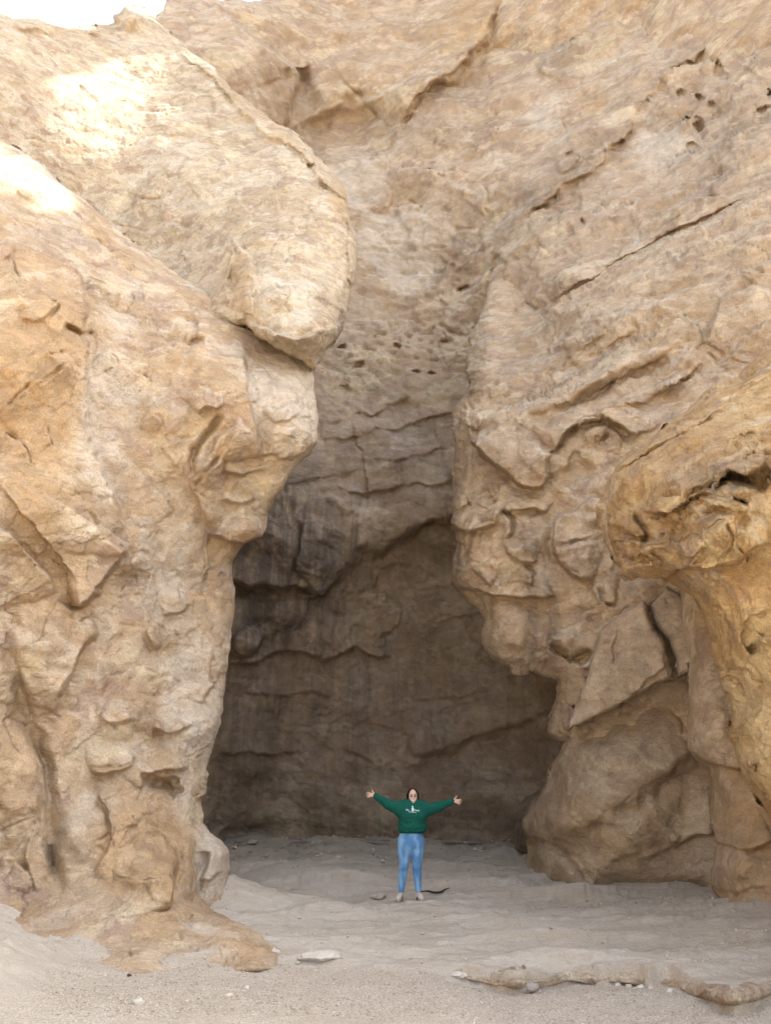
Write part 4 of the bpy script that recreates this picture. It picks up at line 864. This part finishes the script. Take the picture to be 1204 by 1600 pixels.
def build_person():
    g = on_ground(643, 1408); gz = float(ground_h(np.array([g[0]]), np.array([g[1]]))[0][0])
    for _ in range(5):
        gz = float(ground_h(np.array([g[0]]), np.array([g[1]]))[0][0]); g = on_ground(643, 1408, gz)
    gz += .004
    root = bpy.data.objects.new('person', None); COL.objects.link(root); root.location = (g[0], g[1], gz)
    skin = NB('skin'); skin.b.inputs['Base Color'].default_value = (.66, .42, .31, 1); skin.b.inputs['Roughness'].default_value = .5
    skin.b.inputs['Subsurface Weight'].default_value = .08; skin.b.inputs['Subsurface Radius'].default_value = (.02, .008, .004)
    sk = skin.m
    hc = np.array((.036, -.03, 1.572))           # head
    B = Field((-.80, -.24, 0), (.90, .24, 1.74), .006)
    # torso, legs
    B.cone((.02, 0, 1.28), (.02, 0, 1.05), .15, .14, sy=.72); B.cone((0, 0, .96), (0, 0, .86), .15, .15, k=.05, sy=.75)
    B.cone((.03, .0, 1.40), (.036, -.01, 1.50), .07, .052, k=.05)
    for sx, kx, ax in ((-1, -.128, -.172), (1, .09, .107)):
        hx = .095*sx; 
        B.cone((hx, 0, .86), (kx, -.015, .50), .085, .048, k=.03); B.cone((kx, -.015, .50), (ax, .01, .10), .046, .030, k=.02)
        B.cone((kx*.5+ax*.5, .03, .38), (ax, .02, .24), .036, .03, k=.03); B.cone((ax, .01, .09), (ax+.02*sx, -.11, .055), .036, .03, k=.02)
    sh = {-1: (-.16, .02, 1.405), 1: (.215, .02, 1.395)}; wr = {-1: (-.598, -.03, 1.605), 1: (.702, -.03, 1.518)}; elb = {-1: (-.385, .03, 1.475), 1: (.465, .03, 1.435)}
    for s_ in (-1, 1):
        B.cone(sh[s_], elb[s_], .05, .036, k=.03); B.cone(elb[s_], wr[s_], .034, .025, k=.02)
    # hands: open palms towards the camera, thumbs up
    for s_ in (-1, 1):
        w0 = np.array(wr[s_]); ang = R(3 if s_ < 0 else -8)
        ux = np.array((s_*math.cos(ang), 0, math.sin(ang) if s_ > 0 else math.sin(ang))); uz = np.array((-ux[2]*s_, 0, abs(ux[0])))
        uy = np.array((0, -1.0, 0))
        L = lambda a, b, c: w0+ux*a+uz*b+uy*c
        for b_ in (-.022, -.007, .008, .022): B.cone(L(.0, b_*.5, 0), L(.075, b_, .004), .015, .013, k=.012)
        for b_, ln, sp in ((-.026, .050, -.34), (-.009, .066, -.12), (.009, .072, .07), (.025, .062, .22)):
            k1 = L(.078, b_, .005); k2 = k1+ux*ln*.5*math.cos(sp)+uz*ln*.5*math.sin(sp)+uy*.004; k3 = k2+ux*ln*.5*math.cos(sp)+uz*ln*.5*math.sin(sp)+uy*.018
            B.cone(k1, k2, .0095, .0088, k=.006); B.cone(k2, k3, .0088, .0078, k=.004)
        t1 = L(.018, .022, .006); t2 = L(.045, .052, .014); t3 = L(.058, .082, .016)
        B.cone(t1, t2, .014, .011, k=.01); B.cone(t2, t3, .0108, .009, k=.005)
    # head
    B.ell(hc+(0, .015, .03), (.078, .095, .10), k=.02); B.ell(hc+(.006, -.02, -.045), (.060, .068, .072), k=.03)
    B.ell(hc+(.004, -.072, -.085), (.026, .02, .018), k=.02)
    B.cone(hc+(.004, -.088, .02), hc+(.006, -.102, -.022), .008, .012, k=.012)       # nose
    for s_ in (-1, 1):
        B.ell(hc+(s_*.032+.004, -.066, -.028), (.022, .02, .018), k=.02)      # cheeks lifted by the smile
        B.ell(hc+(s_*.03+.004, -.10, .018), (.014, .016, .010), k=.01, cut=True)
        B.ell(hc+(s_*.078, .015, -.005), (.010, .018, .028), k=.006)
    V, F = B.mesh(); link_mesh('body', V, F, sk, root)
    # face details
    def blob(name, c, r, mat, parent=root, rot=0):
        f = Field(np.array(c)-np.max(r)*1.6, np.array(c)+np.max(r)*1.6, np.min(r)/2.5); f.ell(c, r, k=.001); v, q = f.mesh(); return link_mesh(name, v, q, mat, parent)
    dark = plain('dark_brown_hair', (.010, .007, .006), .7, .3, 80, .12); white = plain('teeth', (.75, .72, .66), .3, .03)
    lip = plain('lip', (.42, .13, .11), .4, .05)
    for s_ in (-1, 1):
        e = blob('eye', hc+(s_*.031+.005, -.089, .012), (.015, .009, .0075), dark)
        tag(e, 'dark smiling eye')
        f = Field(hc+(-.08, -.13, .0), hc+(.09, -.04, .08), .003)
        f.cone(hc+(s_*.015+.004, -.094, .036), hc+(s_*.048+.004, -.079, .037), .006, .004, k=.002); v, q = f.mesh(); link_mesh('eyebrow', v, q, dark, root)
    f = Field(hc+(-.06, -.14, -.10), hc+(.07, -.03, -.02), .0025); pts = [(-.030, -.078, -.044), (-.015, -.090, -.055), (.006, -.094, -.058), (.026, -.088, -.055), (.040, -.076, -.043)]
    for a, b in zip(pts, pts[1:]): f.cone(hc+a, hc+b, .0105, .0105, k=.004)
    v, q = f.mesh(); mo = link_mesh('lips', v, q, lip, root)
    f = Field(hc+(-.06, -.14, -.10), hc+(.07, -.03, -.02), .0025)
    for a, b in zip(pts, pts[1:]): f.cone(hc+np.array(a)*(.85, 1.05, 1)+(0, -.004, .0), hc+np.array(b)*(.85, 1.05, 1)+(0, -.004, .0), .0088, .0088, k=.003)
    v, q = f.mesh(); link_mesh('teeth', v, q, white, root)
    # hair: centre-parted, behind the shoulders
    H = Field(hc+(-.17, -.14, -.26), hc+(.19, .16, .17), .005)
    H.ell(hc+(0, .035, .042), (.094, .098, .098), k=.01); H.ell(hc+(0, .06, -.05), (.098, .072, .14), k=.03)
    H.cone(hc+(-.080, .0, .03), hc+(-.090, .01, -.13), .030, .022, k=.02); H.cone(hc+(.078, .0, .03), hc+(.092, .0, -.10), .026, .022, k=.02)
    H.cone(hc+(.085, .02, -.06), hc+(.118, .03, -.15), .026, .016, k=.02); H.cone(hc+(-.07, .04, -.1), hc+(-.085, .05, -.21), .04, .03, k=.02)
    H.cone(hc+(-.088, -.005, -.06), hc+(-.098, -.035, -.19), .026, .016, k=.02); H.cone(hc+(.092, -.005, -.06), hc+(.118, -.03, -.17), .024, .015, k=.02)
    H.ell(hc+(.012, -.075, .028), (.064, .09, .066), k=.012, cut=True); H.ell(hc+(.01, -.07, -.045), (.066, .085, .085), k=.012, cut=True)
    V, F = H.mesh(); V = V+.004*fbm(V*np.array((60, 60, 8)), 2)[:, None]*np.array((1, 1, 0)); link_mesh('hair', V, F, dark, root)
    # sweatshirt
    S = Field((-.70, -.26, .94), (.80, .26, 1.70), .006)
    S.cone((.03, 0, 1.33), (.022, 0, 1.10), .235, .225, k=.04, sy=.68); S.ell((-.06, -.10, 1.285), (.115, .085, .10), k=.06); S.ell((.12, -.10, 1.28), (.115, .085, .10), k=.06)
    S.cone((-.15, .01, 1.43), (.21, .01, 1.42), .085, .085, k=.06, sy=.85); S.cone((.033, 0, 1.44), (.036, -.005, 1.475), .085, .068, k=.05)
    S.cone((.02, -.02, 1.10), (.018, -.02, 1.055), .232, .218, k=.03, sy=.72)
    for s_ in (-1, 1):
        a = np.array(sh[s_]); e = np.array(elb[s_])+(0, 0, -.012); w_ = np.array(wr[s_])
        S.cone(a+(s_*.02, 0, -.03), e, .108, .080, k=.06); S.cone(e, w_*.88+e*.12+(0, 0, -.010), .078, .050, k=.03); S.cone(w_*.78+e*.22, w_*.97+e*.03, .048, .040, k=.02)
    S.ell((.038, -.035, 1.515), (.062, .07, .055), k=.006, cut=True)
    S.below(1.035)
    V, F = S.mesh()
    n_ = fbm(V*np.array((9, 9, 14)), 3); fold = ridged(V*np.array((5, 5, 16))+3, 2)*sstep(1.36, 1.10, V[:, 2])*.020
    arm = np.abs(V[:, 0]-.03) > .27
    V = V+np.stack([n_*.004, -np.abs(n_)*.008-fold, n_*.006*arm], -1)
    green = plain('green_sweatshirt_knit', (.010, .090, .066), .9, .15, 60, .12, .25)
    sw = link_mesh('sweatshirt', V, F, green, root); tag(sw, 'dark green crew-neck sweatshirt')
    rib = plain('green_rib_knit', (.008, .070, .052), .9, .2, 120, .1, .3)
    Hm = Field((-.28, -.24, .98), (.32, .24, 1.10), .005); Hm.cone((.018, -.01, 1.09), (.016, -.01, 1.00), .212, .208, k=.01, sy=.74); Hm.below(1.012); Hm.above(1.058)
    V, F = Hm.mesh(); link_mesh('hem_band', V, F, rib, sw)
    for s_ in (-1, 1):
        e = np.array(elb[s_]); w_ = np.array(wr[s_]); c = Field(w_-.12, w_+.12, .004); c.cone(w_*.90+e*.10, w_*.985+e*.015, .043, .040, k=.004); V, F = c.mesh(); link_mesh('cuff', V, F, rib, sw)
    # jeans
    J = Field((-.30, -.22, .10), (.30, .22, 1.06), .006)
    J.cone((.005, 0, 1.02), (.0, .0, .90), .185, .212, k=.04, sy=.74); J.ell((-.085, .06, .90), (.11, .11, .12), k=.05); J.ell((.085, .06, .90), (.11, .11, .12), k=.05)
    for sx, kx, ax in ((-1, -.128, -.172), (1, .09, .107)):
        hx = .103*sx-.004
        J.cone((hx, 0, .88), (hx*.7+kx*.3, -.008, .72), .118, .106, k=.03); J.cone((hx*.7+kx*.3, -.008, .72), (kx, -.015, .50), .106, .070, k=.02)
        J.cone((kx, -.015, .50), (kx*.6+ax*.4, .01, .37), .069, .067, k=.02); J.cone((kx*.6+ax*.4, .01, .37), (ax, .01, .13), .067, .043, k=.02)
    J.below(.125)
    V, F = J.mesh(); wr_ = ridged(V*np.array((6, 6, 30)), 2)*(np.exp(-((V[:, 2]-.49)/.06)**2)+np.exp(-((V[:, 2]-.17)/.05)**2)+.5*np.exp(-((V[:, 2]-.80)/.06)**2))*.007
    V = V+np.stack([0*wr_, -wr_*(V[:, 1] < 0), 0*wr_], -1)
    q = NB('blue_denim'); tc = q.n('ShaderNodeTexCoord').outputs['Object']; n = q.noise(q.mapping(tc, (9, 9, 3)), 1, 3); n2 = q.noise(tc, 160, 3)
    c = q.mix(q.mapr(n, .40, .62), (.09, .23, .45, 1), (.25, .45, .69, 1)); c = q.mix(q.math('MULTIPLY', n2, .3), c, (.09, .22, .42, 1)); q.l(c, q.b.inputs['Base Color']); q.b.inputs['Roughness'].default_value = .85
    je = link_mesh('jeans', V, F, q.m, root); tag(je, 'light blue skinny jeans')
    btn = blob('button', (.0, -.155, .985), (.009, .006, .009), plain('brass', (.5, .38, .2), .4, .1), je)
    # shoes
    cream = plain('cream_leather', (.62, .55, .47), .55, .1, 50); sole = plain('dark_heel', (.035, .022, .016), .6, .2); tan = plain('tan_platform', (.40, .29, .20), .6, .1)
    for sx, ax in ((-1, -.178), (1, .112)):
        f = Field((ax-.14, -.24, -.01), (ax+.14, .12, .16), .005)
        f.cone((ax, .02, .09), (ax+sx*.03, -.10, .060), .046, .042, k=.02); f.cone((ax+sx*.03, -.10, .060), (ax+sx*.042, -.155, .050), .046, .036, k=.02); f.below(.032)
        v, qd = f.mesh(); s1 = link_mesh('shoe', v, qd, cream, root)
        f = Field((ax-.14, -.24, -.01), (ax+.14, .12, .10), .005); f.cone((ax+sx*.026, -.09, .018), (ax+sx*.042, -.150, .018), .050, .044, k=.01); f.below(.0); f.above(.034)
        v, qd = f.mesh(); link_mesh('platform_sole', v, qd, tan, s1)
        f = Field((ax-.10, -.06, -.01), (ax+.10, .12, .10), .004); f.cone((ax, .035, -.03), (ax, .03, .12), .034, .04, k=.01); f.below(.0); f.above(.085)
        v, qd = f.mesh(); link_mesh('heel', v, qd, sole, s1)
    # pale chest print: a small figure between two short words, a line of tiny lettering below (too small to read)
    pr = plain('pale_print', (.60, .74, .70), .8, .08)
    vv, ff = [], []
    def stroke(x0, z0, x1, z1, w_=.004):
        n_s = 3; a = math.atan2(z1-z0, x1-x0); ox, oz = -math.sin(a)*w_/2, math.cos(a)*w_/2; b0 = len(vv)
        for k in range(n_s+1):
            t = k/n_s; x, z = x0+(x1-x0)*t, z0+(z1-z0)*t
            for sg in (1, -1):
                X, Z = x+ox*sg, z+oz*sg; vv.append((X, S.front(X, Z)-.013, Z))
        for k in range(n_s): ff.append((b0+2*k, b0+2*k+1, b0+2*k+3, b0+2*k+2))
    def letters(x0, z0, dx, dz, n_l, h_, sd):
        rg = random.Random(sd)
        for k in range(n_l):
            x = x0+dx*k; z = z0+dz*k; w_ = abs(dx)*.62; hh = h_*(1.25 if k == 0 else rg.choice((.8, .8, 1.1)))
            stroke(x, z, x, z+hh, .0045); stroke(x, z+hh*rg.choice((.5, .95)), x+w_, z+hh*.9, .004); stroke(x+w_, z, x+w_, z+hh*.9, .0045); stroke(x, z+.001, x+w_, z+.001, .004)
    letters(-.081, 1.366, .017, -.002, 3, .019, 1); letters(.066, 1.358, .018, -.002, 4, .020, 2); letters(-.040, 1.340, .0105, -.0009, 12, .008, 3)
    for a in ((.012, 1.352, .012, 1.405), (.020, 1.350, .021, 1.412), (.029, 1.350, .030, 1.415), (.037, 1.350, .036, 1.408), (.044, 1.352, .043, 1.395), (.018, 1.415, .020, 1.436), (.030, 1.415, .030, 1.440), (.006, 1.385, .016, 1.398), (.046, 1.38, .052, 1.392), (.012, 1.42, .038, 1.42)):
        stroke(*a, .0075)
    p = link_mesh('chest_print', vv, ff, pr, sw)
    tag(root, 'smiling person in green sweatshirt and blue jeans standing with both arms spread wide', 'person')
    return root
build_person()
print('person', round(time.time()-T0, 1))

# ------------------------------------------------------------------ stones, twig, gravel
import bmesh
def stone(px, py, size, mat, label, seed, name='stone', group=None, sink=.3, rz=0):
    bm = bmesh.new(); bmesh.ops.create_icosphere(bm, subdivisions=4, radius=1)
    V = np.array([v.co[:] for v in bm.verts]); h = 1+.28*fbm(V*1.1+seed*7, 3)
    rg = np.random.RandomState(seed)
    for k in range(9):           # chipped flat faces
        n = rg.normal(size=3); n /= np.linalg.norm(n); V = V-np.clip(V@n-(.62+.2*rg.rand()), 0, None)[:, None]*n*.9
    V = V*h[:, None]+.02*fbm(V*6+seed, 2)[:, None]
    F = np.array([[v.index for v in f.verts] for f in bm.faces]); bm.free()
    g = ground_at(px, py); c, s = math.cos(rz), math.sin(rz); V = V*np.array(size)
    V = np.stack([V[:, 0]*c-V[:, 1]*s, V[:, 0]*s+V[:, 1]*c, V[:, 2]], -1)
    o = link_mesh(name, V, F, mat); o.location = (g[0], g[1], g[2]+size[2]*(1-2*sink)); tag(o, label, 'stone', group)
    return o
ws = plain('white_stone', (.54, .49, .42), .85, .12, 20, .2, .5); bs = plain('brown_stone', (.34, .24, .15), .9, .2, 14, .2, .6); gs = plain('grey_stone', (.30, .26, .22), .9, .2, 20, .2, .6)
stone(217,1570,(.055,.04,.035), ws, 'small white angular stone lying on the gravel near the lower left', 1)
stone(202,1526,(.022,.02,.016), plain('dark_stone', (.06, .05, .045), .8, .2), 'tiny dark pebble on the gravel below the left ledge', 2)
stone(497,1495,(.27,.16,.05), ws, 'flat whitish slab stone at the ledge below the left cliff foot', 3, sink=.55)
stone(425,1487,(.14,.09,.04), ws, 'low pale stone at the tip of the ochre cliff foot', 4, sink=.55)
stone(247,1478,(.24,.14,.075), bs, 'flat brown rock jutting over a dark gap at the left bank', 5, sink=.2)
stone(716,1528,(.09,.05,.03), ws, 'whitish stone at the left end of the eroded ledge', 6)
stone(823,1549,(.14,.07,.05), gs, 'grey-brown lump of rock at the foot of the eroded ledge', 7)
stone(591,1402,(.15,.09,.05), plain('sandy_stone', (.42, .36, .29), .9, .15, 20, .2, .6), 'low sandy stone on the floor left of the shoes', 8, sink=.5)
stone(395,1318,(.16,.12,.08), ws, 'pale stone at the foot of the dark alcove wall, near the left cliff', 9)
for k, (px, py, sx, lab) in enumerate(((965,1540,.035,'first'),(982,1542,.03,'second'),(1000,1544,.04,'third'),(1016,1546,.03,'fourth'),(1046,1551,.04,'fifth'))):
    stone(px, py, (sx, sx*.7, sx*.6), ws, lab+' from the left of five pale pebbles under the eroded ledge', 20+k, group='pebbles under the eroded ledge')
# flat stones along the foot of the alcove
for k, (px, py, sx, lab) in enumerate(((585,1316,.45,'flat dark stone at the alcove foot left of the person'),(705,1318,.32,'flat dark stone at the alcove foot just right of the person'),(742,1319,.25,'small flat stone at the alcove foot, between person and bulge'),(470,1319,.3,'low stone at the middle of the alcove foot'))):
    stone(px, py, (sx, sx*.4, .06), gs, lab, 40+k)

tw = [ground_at(px, py) for px, py in ((656,1399),(664,1396),(671,1396),(677,1398),(684,1399),(690,1398),(695,1394),(702,1391))]
cu = bpy.data.curves.new('twig', 'CURVE'); cu.dimensions = '3D'; sp = cu.splines.new('NURBS'); sp.points.add(len(tw)-1); sp.use_endpoint_u = True
for p_, c_, r_ in zip(sp.points, tw, (.4, .7, .9, 1, 1.1, 1, .8, .3)): p_.co = (c_[0], c_[1], c_[2]+.03, 1); p_.radius = r_
cu.bevel_depth = .017; cu.bevel_resolution = 3
tmp = bpy.data.objects.new('twig', cu); COL.objects.link(tmp)
dg = bpy.context.evaluated_depsgraph_get(); me = bpy.data.meshes.new_from_object(tmp.evaluated_get(dg)); bpy.data.objects.remove(tmp)
me.materials.clear(); me.materials.append(plain('dark_bark', (.035, .028, .024), .9, .3, 60, .2, .5))
o = bpy.data.objects.new('twig', me); COL.objects.link(o); tag(o, 'dark curved twig lying on the sand beside the shoes', 'twig')

def gravel():
    rg = np.random.RandomState(5); n = 26000
    px = rg.uniform(60, 1260, n); py = 1480+130*rg.rand(n)**.8
    g = on_ground(px, py, -.1); z, gr = ground_h(g[:, 0], g[:, 1]); keep = rg.rand(n) < np.clip(gr-.2, .02, 1); g = g[keep]; z = z[keep]; n = len(g)
    base = np.array([(1, 0, 0), (-1, 0, 0), (0, 1, 0), (0, -1, 0), (0, 0, .7), (0, 0, -.7)], float)
    tri = np.array([(0, 2, 4), (2, 1, 4), (1, 3, 4), (3, 0, 4), (2, 0, 5), (1, 2, 5), (3, 1, 5), (0, 3, 5)])
    s = .0035+.010*rg.rand(n)**3.5; a = rg.rand(n)*6.28
    V = base[None]*(1+.35*rg.normal(size=(n, 6, 1)))*s[:, None, None]
    c, sn = np.cos(a)[:, None], np.sin(a)[:, None]
    V = np.stack([V[..., 0]*c-V[..., 1]*sn+g[:, 0, None], V[..., 0]*sn+V[..., 1]*c+g[:, 1, None], V[..., 2]+z[:, None]+s[:, None]*.2], -1)
    F = (tri[None]+np.arange(n)[:, None, None]*6).reshape(-1, 3)
    q = NB('gravel_stone'); gi = q.n('ShaderNodeNewGeometry').outputs['Random Per Island']
    q.l(q.mix(gi, (.32, .26, .19, 1), (.66, .58, .47, 1)), q.b.inputs['Base Color']); q.b.inputs['Roughness'].default_value = .9
    o = link_mesh('gravel', V.reshape(-1, 3), F, q.m, smooth=False); tag(o, 'fine pale gravel covering the foreground', 'gravel', kind='stuff')
gravel()
def debris():
    rg = np.random.RandomState(11); P = []
    n = 1500; px = rg.uniform(0, 1204, n); py = rg.uniform(1330, 1500, n); P.append((on_ground(px, py, .05), .008+.022*rg.rand(n)**3))
    n = 700; px = rg.uniform(330, 830, n); py = 1316+10*np.abs(rg.normal(size=n)); P.append((on_ground(px, py, .35), .02+.07*rg.rand(n)**3))
    n = 500; px = rg.uniform(0, 400, n); py = 1405+.18*px+25*rg.normal(size=n); P.append((on_ground(px, py, .1), .01+.04*rg.rand(n)**3))
    n = 400; px = rg.uniform(820, 1204, n); py = 1392+9*np.abs(rg.normal(size=n)); P.append((on_ground(px, py, .1), .01+.035*rg.rand(n)**3))
    g = np.concatenate([a for a, b in P]); s = np.concatenate([b for a, b in P]); ok = (g[:, 1] > 3) & (g[:, 1] < 27); g, s = g[ok], s[ok]; n = len(g)
    z, _ = ground_h(g[:, 0], g[:, 1])
    bm = bmesh.new(); bmesh.ops.create_icosphere(bm, subdivisions=1, radius=1); base = np.array([v.co[:] for v in bm.verts]); tri = np.array([[v.index for v in f.verts] for f in bm.faces]); bm.free()
    V = base[None]*(1+.22*rg.normal(size=(n, len(base), 1)))*s[:, None, None]*np.stack([np.ones(n), .6+.4*rg.rand(n), .35+.4*rg.rand(n)], -1)[:, None]
    a = rg.rand(n)*6.28; c, sn = np.cos(a)[:, None], np.sin(a)[:, None]
    V = np.stack([V[..., 0]*c-V[..., 1]*sn+g[:, 0, None], V[..., 0]*sn+V[..., 1]*c+g[:, 1, None], V[..., 2]+z[:, None]+s[:, None]*.15], -1)
    q = NB('rubble_stone'); gi = q.n('ShaderNodeNewGeometry').outputs['Random Per Island']
    q.l(q.mix(gi, (.40, .33, .25, 1), (.62, .54, .44, 1)), q.b.inputs['Base Color']); q.b.inputs['Roughness'].default_value = .95
    o = link_mesh('rubble', V.reshape(-1, 3), (tri[None]+np.arange(n)[:, None, None]*len(base)).reshape(-1, 3), q.m, smooth=False); tag(o, 'loose rubble and pebbles strewn over the canyon floor', 'rubble', kind='stuff')
debris()
print('done', round(time.time()-T0, 1))
